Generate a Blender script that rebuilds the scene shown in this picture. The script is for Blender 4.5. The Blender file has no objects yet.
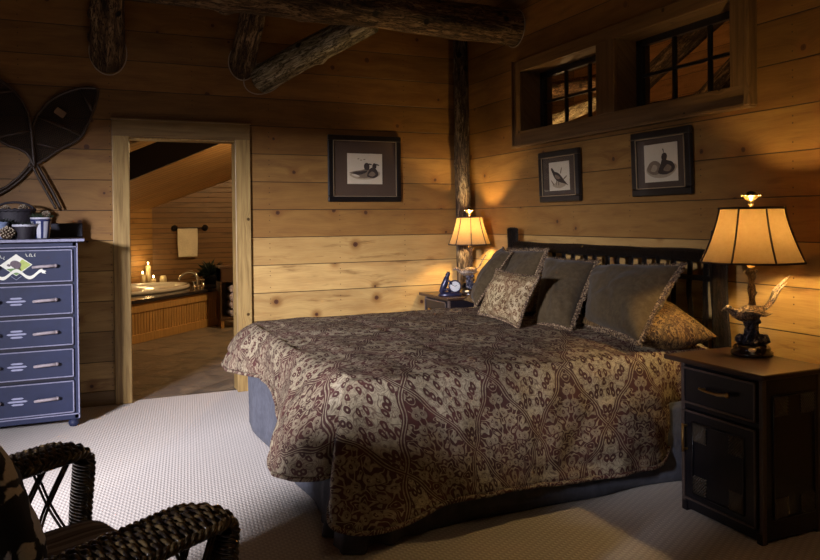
import bpy, bmesh, math, random
from mathutils import Vector, Matrix, noise, Euler
random.seed(7)
C = bpy.context.scene.collection
PI = math.pi
V = Vector
def R(d): return math.radians(d)

# ------------------------------------------------------------------ mesh collector
class MB:
    def __init__(s): s.v=[]; s.f=[]; s.m=[]; s.uv=None
    def add(s, vs, fs, mi=0, M=None):
        o=len(s.v)
        s.v += [tuple(M @ V(p)) if M else tuple(p) for p in vs]
        s.f += [tuple(i+o for i in f) for f in fs]; s.m += [mi]*len(fs)
        return s
    def box(s, a, b, mi=0, M=None):
        x0,y0,z0=a; x1,y1,z1=b
        vs=[(x0,y0,z0),(x1,y0,z0),(x1,y1,z0),(x0,y1,z0),(x0,y0,z1),(x1,y0,z1),(x1,y1,z1),(x0,y1,z1)]
        return s.add(vs,[(0,3,2,1),(4,5,6,7),(0,1,5,4),(1,2,6,5),(2,3,7,6),(3,0,4,7)],mi,M)
    def cbox(s, c, d, mi=0, M=None):
        return s.box([c[i]-d[i]/2 for i in range(3)],[c[i]+d[i]/2 for i in range(3)],mi,M)
    def tube(s, pts, r, n=8, mi=0, caps=True, M=None, closed=False, flat=1.0):
        pts=[V(p) for p in pts]; k=len(pts)
        rr=r if isinstance(r,(list,tuple)) else [r]*k
        vs=[]; up=None
        for i in range(k):
            if closed: t=(pts[(i+1)%k]-pts[i-1])
            else: t=pts[min(i+1,k-1)]-pts[max(i-1,0)]
            if t.length<1e-9: t=V((0,0,1))
            t.normalize()
            if up is None:
                up = V((0,0,1)) if abs(t.z)<.9 else V((1,0,0))
            up=(up-t*up.dot(t))
            if up.length<1e-6: up=t.orthogonal()
            up.normalize(); sd=t.cross(up)
            for j in range(n):
                a=2*PI*j/n
                vs.append(pts[i]+(sd*math.cos(a)+up*math.sin(a)*flat)*rr[i])
        fs=[]
        for i in range(k if closed else k-1):
            for j in range(n):
                a=i*n+j; b=i*n+(j+1)%n; c=((i+1)%k)*n+(j+1)%n; d=((i+1)%k)*n+j
                fs.append((a,b,c,d))
        if caps and not closed:
            fs.append(tuple(range(n-1,-1,-1))); fs.append(tuple((k-1)*n+j for j in range(n)))
        return s.add(vs,fs,mi,M)
    def lathe(s, prof, n=32, c=(0,0,0), mi=0, M=None, sx=1, sy=1):
        vs=[]; fs=[]
        for (r,z) in prof:
            for j in range(n):
                a=2*PI*j/n; vs.append((c[0]+r*sx*math.cos(a),c[1]+r*sy*math.sin(a),c[2]+z))
        k=len(prof)
        for i in range(k-1):
            for j in range(n):
                fs.append((i*n+j,i*n+(j+1)%n,(i+1)*n+(j+1)%n,(i+1)*n+j))
        if prof[0][0]>1e-5: fs.append(tuple(range(n-1,-1,-1)))
        if prof[-1][0]>1e-5: fs.append(tuple((k-1)*n+j for j in range(n)))
        return s.add(vs,fs,mi,M)
    def grid(s, fn, nu, nv, mi=0, cu=False, cv=False, M=None):
        vs=[fn(i/(nu if cu else nu-1), j/(nv if cv else nv-1)) for i in range(nu) for j in range(nv)]
        fs=[]
        for i in range(nu if cu else nu-1):
            for j in range(nv if cv else nv-1):
                a=i*nv+j; b=((i+1)%nu)*nv+j; c=((i+1)%nu)*nv+(j+1)%nv; d=i*nv+(j+1)%nv
                fs.append((a,b,c,d))
        return s.add(vs,fs,mi,M)
    def prism(s, poly, z0, z1, mi=0, M=None):
        n=len(poly); vs=[(x,y,z0) for x,y in poly]+[(x,y,z1) for x,y in poly]
        fs=[tuple(range(n-1,-1,-1)),tuple(range(n,2*n))]+[(i,(i+1)%n,n+(i+1)%n,n+i) for i in range(n)]
        return s.add(vs,fs,mi,M)
    def ball(s, c, r, n=12, mi=0, M=None, sc=(1,1,1), jit=0, seed=0):
        vs=[];fs=[]; h=n//2+1
        for i in range(h+1):
            th=PI*i/h
            for j in range(n):
                ph=2*PI*j/n; d=V((math.sin(th)*math.cos(ph),math.sin(th)*math.sin(ph),math.cos(th)))
                q=r*(1+jit*noise.noise(d*2.3+V((seed,seed*1.7,0))))
                vs.append((c[0]+d.x*q*sc[0],c[1]+d.y*q*sc[1],c[2]+d.z*q*sc[2]))
        for i in range(h):
            for j in range(n): fs.append((i*n+j,(i+1)*n+j,(i+1)*n+(j+1)%n,i*n+(j+1)%n))
        return s.add(vs,fs,mi,M)
    def build(s, name, mats, parent=None, smooth=False, bevel=0, M=None, weld=False, sub=0, seg=2):
        me=bpy.data.meshes.new(name); me.from_pydata(s.v,[],s.f)
        for m in (mats if isinstance(mats,(list,tuple)) else [mats]): me.materials.append(m)
        me.polygons.foreach_set('material_index',s.m)
        if smooth: me.polygons.foreach_set('use_smooth',[True]*len(s.f))
        if s.uv:
            ul=me.uv_layers.new(name='UVMap')
            for p in me.polygons:
                for li in p.loop_indices: ul.data[li].uv=s.uv[me.loops[li].vertex_index]
        bm=bmesh.new(); bm.from_mesh(me)
        if weld: bmesh.ops.remove_doubles(bm,verts=bm.verts,dist=1e-5)
        bmesh.ops.recalc_face_normals(bm,faces=bm.faces); bm.to_mesh(me); bm.free()
        me.update()
        o=bpy.data.objects.new(name,me); C.objects.link(o)
        if parent: o.parent=parent
        if M is not None: o.matrix_basis=M
        if bevel:
            b=o.modifiers.new('b','BEVEL'); b.width=bevel; b.segments=seg; b.limit_method='ANGLE'; b.angle_limit=R(35)
        if sub:
            b=o.modifiers.new('s','SUBSURF'); b.levels=sub; b.render_levels=sub
        return o

def empty(name, loc=(0,0,0), rz=0, label=None, cat=None, group=None):
    o=bpy.data.objects.new(name,None); C.objects.link(o); o.location=loc; o.rotation_euler=(0,0,rz)
    o.empty_display_size=.05
    return tag(o,label,cat,group)
def tag(o,label=None,cat=None,group=None,kind=None):
    if label: o['label']=label
    if cat: o['category']=cat
    if group: o['group']=group
    if kind: o['kind']=kind
    return o
def copy_tree(o,parent=None):
    c=o.copy(); C.objects.link(c); c.parent=parent
    for ch in list(o.children): copy_tree(ch,c)
    return c
def catmull(P,n,closed=False):
    P=[V(p) for p in P]; out=[]; k=len(P); segs=k if closed else k-1
    for i in range(segs):
        p0=P[(i-1)%k] if closed else P[max(i-1,0)]; p1=P[i]; p2=P[(i+1)%k]; p3=P[(i+2)%k] if closed else P[min(i+2,k-1)]
        for j in range(n):
            t=j/n; out.append(.5*((2*p1)+(p2-p0)*t+(2*p0-5*p1+4*p2-p3)*t*t+(3*p1-p0-3*p2+p3)*t**3))
    if not closed: out.append(P[-1])
    return out

# ------------------------------------------------------------------ node helper
class NT:
    def __init__(s,name):
        s.mat=bpy.data.materials.new(name); s.mat.use_nodes=True; s.nt=s.mat.node_tree; s.nt.nodes.clear()
        s.out=s.nt.nodes.new('ShaderNodeOutputMaterial')
    def n(s,t,**k):
        x=s.nt.nodes.new('ShaderNode'+t)
        for a,b in k.items(): setattr(x,a,b)
        return x
    def put(s,sock,v):
        if isinstance(v,bpy.types.NodeSocket): s.nt.links.new(v,sock)
        elif v is not None:
            if hasattr(sock.default_value,'__len__') and not hasattr(v,'__len__'): v=(v,)*len(sock.default_value)
            if hasattr(v,'__len__') and len(sock.default_value)==4 and len(v)==3: v=tuple(v)+(1,)
            sock.default_value=v
    def m(s,op,a,b=None,c=None,clamp=False):
        x=s.n('Math',operation=op); x.use_clamp=clamp
        for i,q in enumerate((a,b,c)):
            if q is not None: s.put(x.inputs[i],q)
        return x.outputs[0]
    def add(s,a,b): return s.m('ADD',a,b)
    def sub(s,a,b): return s.m('SUBTRACT',a,b)
    def mul(s,a,b): return s.m('MULTIPLY',a,b)
    def ss(s,x,a,b,lo=0,hi=1):
        q=s.n('MapRange',interpolation_type='SMOOTHSTEP')
        for i,v in enumerate((x,a,b,lo,hi)): s.put(q.inputs[i],v)
        return q.outputs[0]
    def lin(s,x,a,b,lo=0,hi=1):
        q=s.n('MapRange')
        for i,v in enumerate((x,a,b,lo,hi)): s.put(q.inputs[i],v)
        return q.outputs[0]
    def xyz(s,x=0,y=0,z=0):
        q=s.n('CombineXYZ')
        for i,v in enumerate((x,y,z)): s.put(q.inputs[i],v)
        return q.outputs[0]
    def sep(s,v):
        q=s.n('SeparateXYZ'); s.put(q.inputs[0],v); return q.outputs
    def noise(s,vec,scale=5,detail=3,rough=.5,dist=0,out=0):
        q=s.n('TexNoise'); s.put(q.inputs['Vector'],vec); s.put(q.inputs['Scale'],scale); s.put(q.inputs['Detail'],detail)
        s.put(q.inputs['Roughness'],rough); s.put(q.inputs['Distortion'],dist); return q.outputs[out]
    def vor(s,vec,scale=5,feature='F1',rnd=1,out='Distance',dim='3D'):
        q=s.n('TexVoronoi',feature=feature,voronoi_dimensions=dim); s.put(q.inputs['Vector'],vec); s.put(q.inputs['Scale'],scale); s.put(q.inputs['Randomness'],rnd)
        return q.outputs[out] if out else q
    def white(s,w):
        q=s.n('TexWhiteNoise',noise_dimensions='1D'); s.put(q.inputs['W'],w); return q.outputs[0]
    def mix(s,f,a,b,mode='MIX'):
        q=s.n('Mix',data_type='RGBA',blend_type=mode)
        s.put(q.inputs[0],f); s.put(q.inputs[6],a); s.put(q.inputs[7],b); return q.outputs[2]
    def ramp(s,f,stops):
        q=s.n('ValToRGB'); s.put(q.inputs[0],f); e=q.color_ramp.elements
        while len(e)<len(stops): e.new(.5)
        for i,(p,c) in enumerate(stops): e[i].position=p; e[i].color=tuple(c)+(1,)
        return q.outputs[0]
    def pos(s): return s.n('NewGeometry').outputs['Position']
    def obj(s): return s.n('TexCoord').outputs['Object']
    def uv(s): return s.n('TexCoord').outputs['UV']
    def bsdf(s,col,rough=.5,metal=0,bump=None,bs=.3,bd=.01,spec=.5,sheen=0,coat=0,**kw):
        p=s.n('BsdfPrincipled'); s.put(p.inputs['Base Color'],col); s.put(p.inputs['Roughness'],rough); s.put(p.inputs['Metallic'],metal)
        s.put(p.inputs['Specular IOR Level'],spec); s.put(p.inputs['Sheen Weight'],sheen); s.put(p.inputs['Coat Weight'],coat)
        for k,v in kw.items(): s.put(p.inputs[k.replace('_',' ')],v)
        if bump is not None:
            b=s.n('Bump'); s.put(b.inputs['Height'],bump); s.put(b.inputs['Strength'],bs); s.put(b.inputs['Distance'],bd)
            s.nt.links.new(b.outputs[0],p.inputs['Normal'])
        s.nt.links.new(p.outputs[0],s.out.inputs[0]); s.p=p; return s.mat

def plain(name,col,rough=.5,metal=0,var=.15,scale=20,bs=.1,spec=.5,sheen=0,coat=0):
    t=NT(name); o=t.obj(); f=t.noise(o,scale,4,.6)
    c=t.mix(f,tuple(x*(1-var) for x in col),tuple(min(1,x*(1+var)) for x in col))
    return t.bsdf(c,rough,metal,bump=f,bs=bs,bd=.004,spec=spec,sheen=sheen,coat=coat)

def planks(name,ua,va,pitch=.23,off=.10,light=(.42,.27,.115),dark=(.20,.105,.042),knots=1.0,seam=.004,rough=.42,var=.28,nails=True,bs=.5,seed=0.,rows=None):
    t=NT(name); P=t.sep(t.pos()); u=P['XYZ'.index(ua)]; v=P['XYZ'.index(va)]
    row=t.m('DIVIDE',t.sub(v,off),pitch); ri=t.m('FLOOR',row); fv=t.m('FRACT',row)
    r=t.white(t.add(ri,seed)); r2=t.white(t.add(ri,seed+51.3))
    # knots
    kv=t.xyz(t.add(u,t.mul(r,7.3)),v,0)
    q=t.vor(kv,2.5,out=None,dim='2D'); kd=t.m('DIVIDE',q.outputs['Distance'],2.5); kc=t.sep(q.outputs['Color'])
    on=t.ss(kc[0],.38,.40); rad=t.lin(kc[1],0,1,.009,.022)
    wob=t.mul(t.sub(t.noise(kv,30,2),.5),.008)
    kdw=t.add(kd,wob)
    knot=t.mul(t.mul(t.ss(t.sub(kdw,rad),.004,-.004),on),knots)
    halo=t.mul(t.mul(t.ss(t.sub(kdw,rad),.055,0),on),knots)
    core=t.mul(knot,t.ss(kdw,.004,.001))
    # grain (warped round knots)
    warp=t.mul(t.m('EXPONENT',t.mul(kd,-14)),t.mul(on,.55))
    gu=t.add(t.mul(u,.9),t.mul(r,31)); gv=t.add(t.mul(v,9),warp)
    wv=t.noise(t.xyz(t.mul(u,.8),t.mul(v,3),r),1.5,2)
    g1=t.noise(t.xyz(gu,t.add(gv,wv),0),1.6,5,.6,.6)
    g2=t.noise(t.xyz(t.mul(u,3),t.add(t.mul(v,75),t.mul(warp,12)),0),2,3,.6)
    mot=t.noise(t.xyz(t.add(t.mul(u,2.2),t.mul(r,9)),t.mul(v,6),0),1.7,3)
    f=t.add(t.add(t.mul(g1,.62),t.mul(g2,.34)),t.mul(mot,.36))
    f=t.ss(f,.40,.95)
    c=t.mix(f,light,dark)
    c=t.mix(t.mul(r2,.55),c,(light[0]*.78,light[1]*.66,light[2]*.55))
    br=t.lin(r,0,1,1-var,1+var*.8)
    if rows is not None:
        rt_=t.ramp(t.m('DIVIDE',ri,20),[(0,(1.0,)*3),(4.9/20,(.60,.49,.38)),(7.9/20,(.50,.38,.28))]); rt_.node.color_ramp.interpolation='CONSTANT'; c=t.mix(1.0,c,t.mix(.0 if rows else 1,rt_,(1,1,1)),'MULTIPLY')  # higher rows: browner boards, with upper-wall shade also put into the colour
    c=t.mix(1.0,c,t.xyz(br,br,br),'MULTIPLY')
    st=t.mul(t.ss(t.noise(t.xyz(t.add(t.mul(u,1.3),t.mul(r2,17)),t.mul(v,9),2),1.5,4,.65),.54,.70),.7); c=t.mix(st,c,(dark[0]*.6,dark[1]*.5,dark[2]*.45))
    c=t.mix(t.mul(halo,.75),c,(dark[0]*.75,dark[1]*.6,dark[2]*.45))
    c=t.mix(knot,c,(.075,.028,.012)); c=t.mix(core,c,(.015,.008,.005))
    if nails:
        fu=t.mul(t.m('ABSOLUTE',t.sub(t.m('FRACT',t.m('DIVIDE',t.add(u,.13),.61)),.5)),.61)
        e1=t.mul(t.sub(fv,.2),pitch); e2=t.mul(t.sub(fv,.78),pitch); e3=t.mul(t.sub(fv,.62),pitch)
        for e in (e1,e2,e3):
            d=t.m('SQRT',t.add(t.mul(fu,fu),t.mul(e,e)))
            c=t.mix(t.mul(t.ss(d,.0055,.0028),.8),c,(.03,.015,.008))
    w=t.m('MINIMUM',fv,t.sub(1,fv)); w=t.mul(w,pitch)
    sm=t.ss(w,seam,seam*.35)
    c=t.mix(t.mul(sm,.9),c,(.018,.010,.006))
    h=t.sub(t.sub(t.mul(g1,.22),t.mul(sm,1.2)),t.mul(knot,.1))
    h=t.add(h,t.mul(r,.3))
    rg=t.lin(g1,0,1,rough-.06,rough+.15)
    return t.bsdf(c,rg,0,bump=h,bs=bs,bd=.006,spec=.35)

def board(name,light,dark,rough=.4,axis='Z',gscale=1.,knots=1.):
    t=NT(name); o=t.obj(); P=t.sep(t.pos()); a='XYZ'.index(axis); others=[i for i in range(3) if i!=a]
    u=P[a]; v=t.add(P[others[0]],P[others[1]])
    kd=t.vor(t.xyz(u,v,0),4.2,out=None,dim='2D'); d=t.m('DIVIDE',kd.outputs['Distance'],4.2); on=t.ss(t.sep(kd.outputs['Color'])[0],.6,.62)
    warp=t.mul(t.mul(t.m('EXPONENT',t.mul(d,-40)),on),1.2)
    g=t.noise(t.xyz(t.mul(u,1.4*gscale),t.add(t.mul(v,22*gscale),warp),0),1.6,5,.6,.4)
    c=t.mix(t.ss(g,.3,.75),light,dark)
    k=t.mul(t.mul(t.ss(d,.016,.009),on),knots)
    c=t.mix(k,c,(dark[0]*.3,dark[1]*.25,dark[2]*.2))
    return t.bsdf(c,rough,0,bump=g,bs=.2,bd=.003,spec=.35)

def bark(name,a,b,cc,rough=.75,sc=1,strip=.55):
    t=NT(name); o=t.obj(); P=t.sep(o)
    v=t.xyz(t.mul(P[0],9*sc),t.mul(P[1],9*sc),t.mul(P[2],1.5*sc))
    n1=t.noise(v,2.2,6,.65,.8); n2=t.noise(v,9,4,.7,.3); n3=t.noise(o,2.3*sc,3)
    c=t.ramp(t.add(t.mul(n1,.7),t.mul(n2,.3)),[(.38,a),(.50,b),(.60,cc)])
    cr=t.ss(t.m('ABSOLUTE',t.sub(t.noise(t.xyz(t.mul(P[0],14*sc),t.mul(P[1],14*sc),t.mul(P[2],2.6*sc)),2.4,4,.6,1.2),.5)),.045,.008); c=t.mix(t.mul(cr,.85),c,tuple(x*.4 for x in a))
    c=t.mix(t.ss(n3,strip,strip+.12),c,tuple(x*.55 for x in b))
    kd=t.vor(o,4.5*sc,out='Distance')
    c=t.mix(t.ss(kd,.16,.08),c,tuple(x*.35 for x in a))
    h=t.sub(t.add(n1,t.mul(n2,.5)),t.mul(cr,.35))
    return t.bsdf(c,rough,0,bump=h,bs=1,bd=.03,spec=.25)

def fabric(name,col,col2,scale=60,rough=.9,sheen=.05,bs=.3):
    t=NT(name); o=t.obj(); n1=t.noise(o,scale,4,.7); n2=t.noise(o,6,3)
    c=t.mix(t.ss(t.add(t.mul(n1,.6),t.mul(n2,.4)),.35,.65),col,col2)
    return t.bsdf(c,rough,0,bump=n1,bs=bs,bd=.003,spec=.15,sheen=sheen)

def damask(name,maroon,cream,use_uv=True,a=.43,b=.60,k=1.,ou=0.,ov=0.,fine=1.):
    t=NT(name); P=t.sep(t.uv() if use_uv else t.obj()); u=P[0]; v=P[1]
    U=t.add(t.m('DIVIDE',u,a),ou); Vv=t.add(t.m('DIVIDE',v,b),ov)
    fu=t.m('ABSOLUTE',t.sub(t.m('FRACT',U),.5)); sfv=t.sub(t.m('FRACT',Vv),.5); fv=t.m('ABSOLUTE',sfv)
    wav=t.mul(t.m('SINE',t.mul(fv,8*PI)),.022)
    d=t.mul(t.add(t.add(fu,fv),wav),2)       # <1 : cream lozenge, >1 : dark lozenge
    A=t.ss(d,1.0,.97)
    x=t.mul(fu,a*k); y=t.mul(sfv,b*k)
    warp=t.sub(t.noise(t.xyz(x,y,1.3),14,2,out=0),.5)
    m=t.xyz(t.add(x,t.mul(warp,.03)),t.add(t.mul(y,.62),t.mul(warp,.02)),0)
    m2=t.xyz(t.add(x,t.mul(warp,.05)),t.add(y,t.mul(warp,-.04)),.37)
    n1=t.noise(m2,17,1,.4,.6)
    v1=t.vor(m,26,out='Distance',rnd=.75,dim='2D'); v2=t.vor(m2,17,out='Distance',rnd=.8,dim='2D')
    blob_=t.mul(t.ss(v1,.36,.30),t.ss(v1,.08,.13)); outl=t.mul(t.ss(v1,.47,.45),t.ss(v1,.41,.43))
    line=t.ss(t.m('ABSOLUTE',t.sub(t.m('FRACT',t.mul(n1,7)),.5)),.36,.42)
    fa=t.m('MAXIMUM',t.m('MAXIMUM',blob_,t.mul(outl,.5)),t.mul(line,.65))
    petals=t.mul(t.ss(v2,.40,.34),t.ss(v2,.12,.18)); dot=t.ss(v2,.07,.04)
    curl=t.ss(t.m('ABSOLUTE',t.sub(t.m('FRACT',t.add(t.mul(n1,8),.3)),.5)),.33,.40)
    fb=t.m('MAXIMUM',t.m('MAXIMUM',t.mul(petals,.75),dot),t.mul(curl,.9))
    creamamt=t.add(t.mul(A,t.sub(1,fa)),t.mul(t.sub(1,A),t.mul(fb,.9)))
    bd_=t.m('ABSOLUTE',t.sub(d,1.0)); border=t.ss(bd_,.085,.075)
    bl=t.ss(t.m('ABSOLUTE',t.sub(bd_,.035)),.018,.010)
    creamamt=t.add(t.mul(creamamt,t.sub(1,border)),t.mul(border,t.mul(bl,.75)))
    fn=t.noise(t.xyz(u,v,0),420,2,.7); wv=t.noise(t.xyz(u,v,0),5,3); br=t.noise(t.xyz(u,v,5),60,2)
    creamamt=t.m('MULTIPLY',creamamt,t.lin(fn,.3,.7,.65,1.1),clamp=True)
    creamamt=t.m('MULTIPLY',creamamt,t.lin(wv,.3,.7,.8,1.1),clamp=True)
    creamamt=t.m('MULTIPLY',creamamt,t.lin(br,.35,.6,.6,1.05),clamp=True)
    c=t.mix(creamamt,t.mix(t.ss(t.noise(t.xyz(u,v,9),7,2),.4,.6),maroon,(maroon[0]*.7,maroon[1]*.8,maroon[2]*.75)),cream)
    h=t.add(t.mul(creamamt,.5),t.mul(t.noise(t.xyz(u,v,0),28,3),1.2))
    return t.bsdf(c,t.lin(creamamt,0,1,.8,.42),0,bump=h,bs=.45,bd=.006,spec=.3)

# ------------------------------------------------------------------ materials
PINE_L,PINE_D=(.50,.335,.12),(.25,.135,.045)
M={}
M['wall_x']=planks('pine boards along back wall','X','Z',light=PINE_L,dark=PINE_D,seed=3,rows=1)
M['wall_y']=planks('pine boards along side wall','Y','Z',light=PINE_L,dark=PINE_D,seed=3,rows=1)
M['ceil']=planks('pine ceiling boards','Y','X',pitch=.14,light=(.30,.17,.07),dark=(.17,.09,.035),seed=9,nails=False,knots=.6)
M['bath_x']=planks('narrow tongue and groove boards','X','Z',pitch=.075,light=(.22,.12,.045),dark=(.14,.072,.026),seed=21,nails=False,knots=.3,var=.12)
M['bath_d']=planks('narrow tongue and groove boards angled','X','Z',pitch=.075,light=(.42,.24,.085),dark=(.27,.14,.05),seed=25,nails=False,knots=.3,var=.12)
M['bath_ceil']=planks('narrow ceiling boards','X','Y',pitch=.09,light=(.50,.29,.11),dark=(.33,.18,.065),seed=31,nails=False,knots=.2,var=.12,seam=.006)
M['loft']=planks('loft pine boards','Y','Z',light=(.40,.20,.075),dark=(.2,.1,.035),seed=40,nails=False)
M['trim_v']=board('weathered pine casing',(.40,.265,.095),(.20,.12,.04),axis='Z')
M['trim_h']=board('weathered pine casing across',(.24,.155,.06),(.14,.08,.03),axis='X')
M['trim_y']=board('pine window surround',(.17,.095,.038),(.095,.05,.019),axis='Y')
M['trim_yz']=board('pine window surround upright',(.17,.095,.038),(.095,.05,.019),axis='Z')
M['log']=bark('peeled bark log',(.026,.014,.007),(.13,.072,.032),(.36,.23,.11))
M['log_pale']=bark('hewn grey log',(.07,.05,.028),(.30,.24,.13),(.60,.52,.34),strip=.72)
M['log_post']=bark('mottled birch like post',(.025,.015,.009),(.09,.055,.03),(.30,.23,.145))
M['caulk']=plain('pale caulk',(.36,.29,.21),.7)
M['black_log']=bark('dark lacquered log',(.004,.003,.002),(.011,.007,.005),(.034,.018,.010),rough=.42,sc=3)
M['black']=plain('black painted sash',(.012,.012,.015),.35)
M['navy']=plain('navy painted wood',(.008,.014,.050),.55,var=.35,scale=14,bs=.08)
M['navy_edge']=plain('worn pale blue edge paint',(.22,.22,.31),.5,var=.4,scale=40)
M['navy_side']=plain('black navy paint',(.010,.010,.020),.4)
M['pull']=plain('birch twig pull',(.34,.29,.30),.5,var=.5,scale=60)
M['ns_black']=plain('black painted cabinet',(.006,.0055,.009),.33,var=.3)
M['ns_edge']=plain('rubbed brown edge',(.085,.06,.05),.4,var=.4,scale=50)
M['ns_top']=board('dark stained table top',(.055,.029,.019),(.027,.014,.009),rough=.28,axis='Y',knots=.2)
M['bronze_twig']=plain('pale twig inlay',(.10,.08,.06),.3,var=.6,scale=70)
M['brass']=plain('aged brass',(.62,.42,.16),.3,1,var=.2)
M['bronze']=NT('verdigris bronze'); t=M['bronze']; o=t.obj(); n=t.noise(o,55,4,.7); n2=t.noise(o,25,3)
M['bronze']=t.bsdf(t.ramp(n,[(.38,(.012,.010,.014)),(.55,(.05,.05,.08)),(.68,(.34,.27,.18))]),.35,.35,bump=n,bs=.8,bd=.006)
M['bird']=NT('feathered bronze'); t=M['bird']; o=t.obj(); n=t.vor(o,110,out='Distance'); n2=t.noise(o,30,3)
M['bird']=t.bsdf(t.ramp(t.add(t.mul(n,.6),t.mul(n2,.5)),[(.3,(.50,.40,.26)),(.5,(.24,.16,.09)),(.75,(.05,.04,.05))]),.4,.25,bump=n,bs=.7,bd=.004)
M['darkwood']=plain('dark turned wood',(.02,.010,.006),.22,var=.3,coat=.3)
M['pole']=bark('branch cast lamp stem',(.05,.03,.015),(.22,.14,.07),(.42,.3,.17),rough=.45,sc=4)
M['ivory']=plain('ivory glaze',(.8,.66,.4),.3)
M['gold']=plain('gilt',(.9,.72,.36),.25,1,var=.1)
M['shade_trim']=plain('dark brown braid',(.035,.018,.010),.8)
t=NT('parchment lamp shade'); o=t.obj(); n=t.noise(o,60,4,.7); n2=t.noise(o,9,3)
col=t.mix(t.add(t.mul(n,.6),t.mul(n2,.4)),(.30,.19,.09),(.44,.30,.16)); colt=t.mix(t.add(t.mul(n,.6),t.mul(n2,.4)),(.060,.033,.011),(.115,.073,.030))
df=t.n('BsdfDiffuse'); t.put(df.inputs[0],col); tr=t.n('BsdfTranslucent'); t.put(tr.inputs[0],colt); mx=t.n('MixShader'); t.put(mx.inputs[0],.45)
t.nt.links.new(df.outputs[0],mx.inputs[1]); t.nt.links.new(tr.outputs[0],mx.inputs[2]); t.nt.links.new(mx.outputs[0],t.out.inputs[0]); M['shade']=t.mat
def emis(name,col,s):
    t=NT(name); e=t.n('Emission'); t.put(e.inputs[0],col); t.put(e.inputs[1],s); t.nt.links.new(e.outputs[0],t.out.inputs[0]); return t.mat
M['bulb']=emis('lit bulb',(1,.7,.35),5)
M['flame']=emis('candle flame',(1,.72,.3),25)
def glass(name,tint=(.9,.9,.9),ior=1.45,refl=1.):
    t=NT(name); fr=t.n('Fresnel'); fr.inputs[0].default_value=ior; g=t.n('BsdfGlossy'); g.inputs['Roughness'].default_value=.02
    tp=t.n('BsdfTransparent'); t.put(tp.inputs[0],tint); mx=t.n('MixShader'); t.put(mx.inputs[0],t.mul(t.mul(fr.outputs[0],refl),t.sub(1,t.n('NewGeometry').outputs['Backfacing'])))
    t.nt.links.new(tp.outputs[0],mx.inputs[1]); t.nt.links.new(g.outputs[0],mx.inputs[2]); t.nt.links.new(mx.outputs[0],t.out.inputs[0]); return t.mat
M['glass']=glass('clear glazing'); M['pic_glass']=glass('picture glazing',(.97,.97,.97),1.25)
M['quilt']=damask('burgundy and cream damask',(.075,.025,.020),(.40,.34,.215),ou=.128,ov=.633)
M['sham']=damask('gold and brown damask',(.05,.022,.010),(.27,.165,.055),a=.16,b=.2,k=2.2)
M['small_damask']=damask('cream and rust damask',(.13,.06,.025),(.52,.41,.22),a=.24,b=.3,k=1.7)
M['lining']=fabric('dark quilt lining',(.018,.016,.022),(.04,.038,.05))
M['skirt']=fabric('slate grey bed skirt',(.062,.064,.078),(.095,.098,.118),scale=25)
M['brown_velvet']=fabric('brown olive velvet',(.052,.034,.015),(.082,.057,.028),scale=35,sheen=.08)
M['fringe']=NT('tan braid fringe'); t=M['fringe']; o=t.obj(); n=t.noise(o,110,2,.5)
M['fringe']=t.bsdf(t.ramp(n,[(.38,(.03,.014,.008)),(.5,(.11,.06,.028)),(.62,(.34,.24,.13))]),.8,bump=n,bs=.6,bd=.004)
M['mattress']=fabric('mattress ticking',(.5,.48,.44),(.6,.58,.53))
M['wicker']=NT('dark varnished wicker'); t=M['wicker']; o=t.obj(); n=t.noise(o,45,3)
M['wicker']=t.bsdf(t.mix(t.ss(n,.4,.7),(.012,.008,.006),(.12,.080,.032)),.28,bump=n,bs=.2,bd=.002,spec=.6,coat=.25)
t=NT('striped seat fabric'); P=t.sep(t.obj()); f=t.m('FRACT',t.mul(P[1],22)); n=t.noise(t.obj(),120,3)
c=t.mix(t.ss(f,.45,.5),(.10,.075,.068),(.20,.165,.15)); c=t.mix(t.mul(t.ss(t.m('FRACT',t.mul(P[1],11)),.86,.9),.8),c,(.03,.015,.015))
M['stripe']=t.bsdf(c,.9,bump=n,bs=.3,bd=.003)
t=NT('leafy tapestry'); o=t.obj(); q=t.vor(o,8,out=None,rnd=1); n=t.noise(o,14,3,.5,2); n2=t.noise(o,160,3,.6)
edge=t.vor(t.n('TexCoord').outputs['Object'],8,feature='DISTANCE_TO_EDGE')
sel=t.sep(q.outputs['Color'])
leafc=t.ramp(sel[0],[(.0,(.010,.009,.012)),(.33,(.64,.58,.46)),(.56,(.36,.18,.12)),(.66,(.66,.62,.60)),(.92,(.012,.01,.012))]); leafc.node.color_ramp.interpolation='CONSTANT'
c=t.mix(t.ss(t.add(edge,t.mul(t.sub(n,.5),.25)),.05,.09),(.012,.010,.012),leafc)
M['tapestry']=t.bsdf(t.mix(t.mul(n2,.4),c,(.02,.02,.02)),.95,bump=n2,bs=.4,bd=.003)
# carpet
t=NT('cream loop carpet'); P=t.sep(t.pos())
ca,sa=math.cos(.5),math.sin(.5)
a_=t.add(t.mul(P[0],ca),t.mul(P[1],sa)); b_=t.add(t.mul(P[0],-sa),t.mul(P[1],ca))
wa=t.m('SINE',t.add(t.mul(a_,300),t.mul(t.m('SINE',t.mul(b_,215)),1.3))); wb=t.m('SINE',t.mul(b_,215))
h=t.mul(t.add(wa,1),t.add(wb,1.6)); n=t.noise(t.pos(),180,3); n2=t.noise(t.pos(),1.3,3)
hh=t.add(t.mul(h,.18),t.mul(n,.5))
c=t.mix(t.ss(hh,.15,.9),(.44,.375,.31),(.62,.545,.455)); c=t.mix(t.mul(n2,.2),c,(.42,.37,.31))
M['carpet']=t.bsdf(c,.95,bump=hh,bs=.45,bd=.006,spec=.1,sheen=.2)
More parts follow.
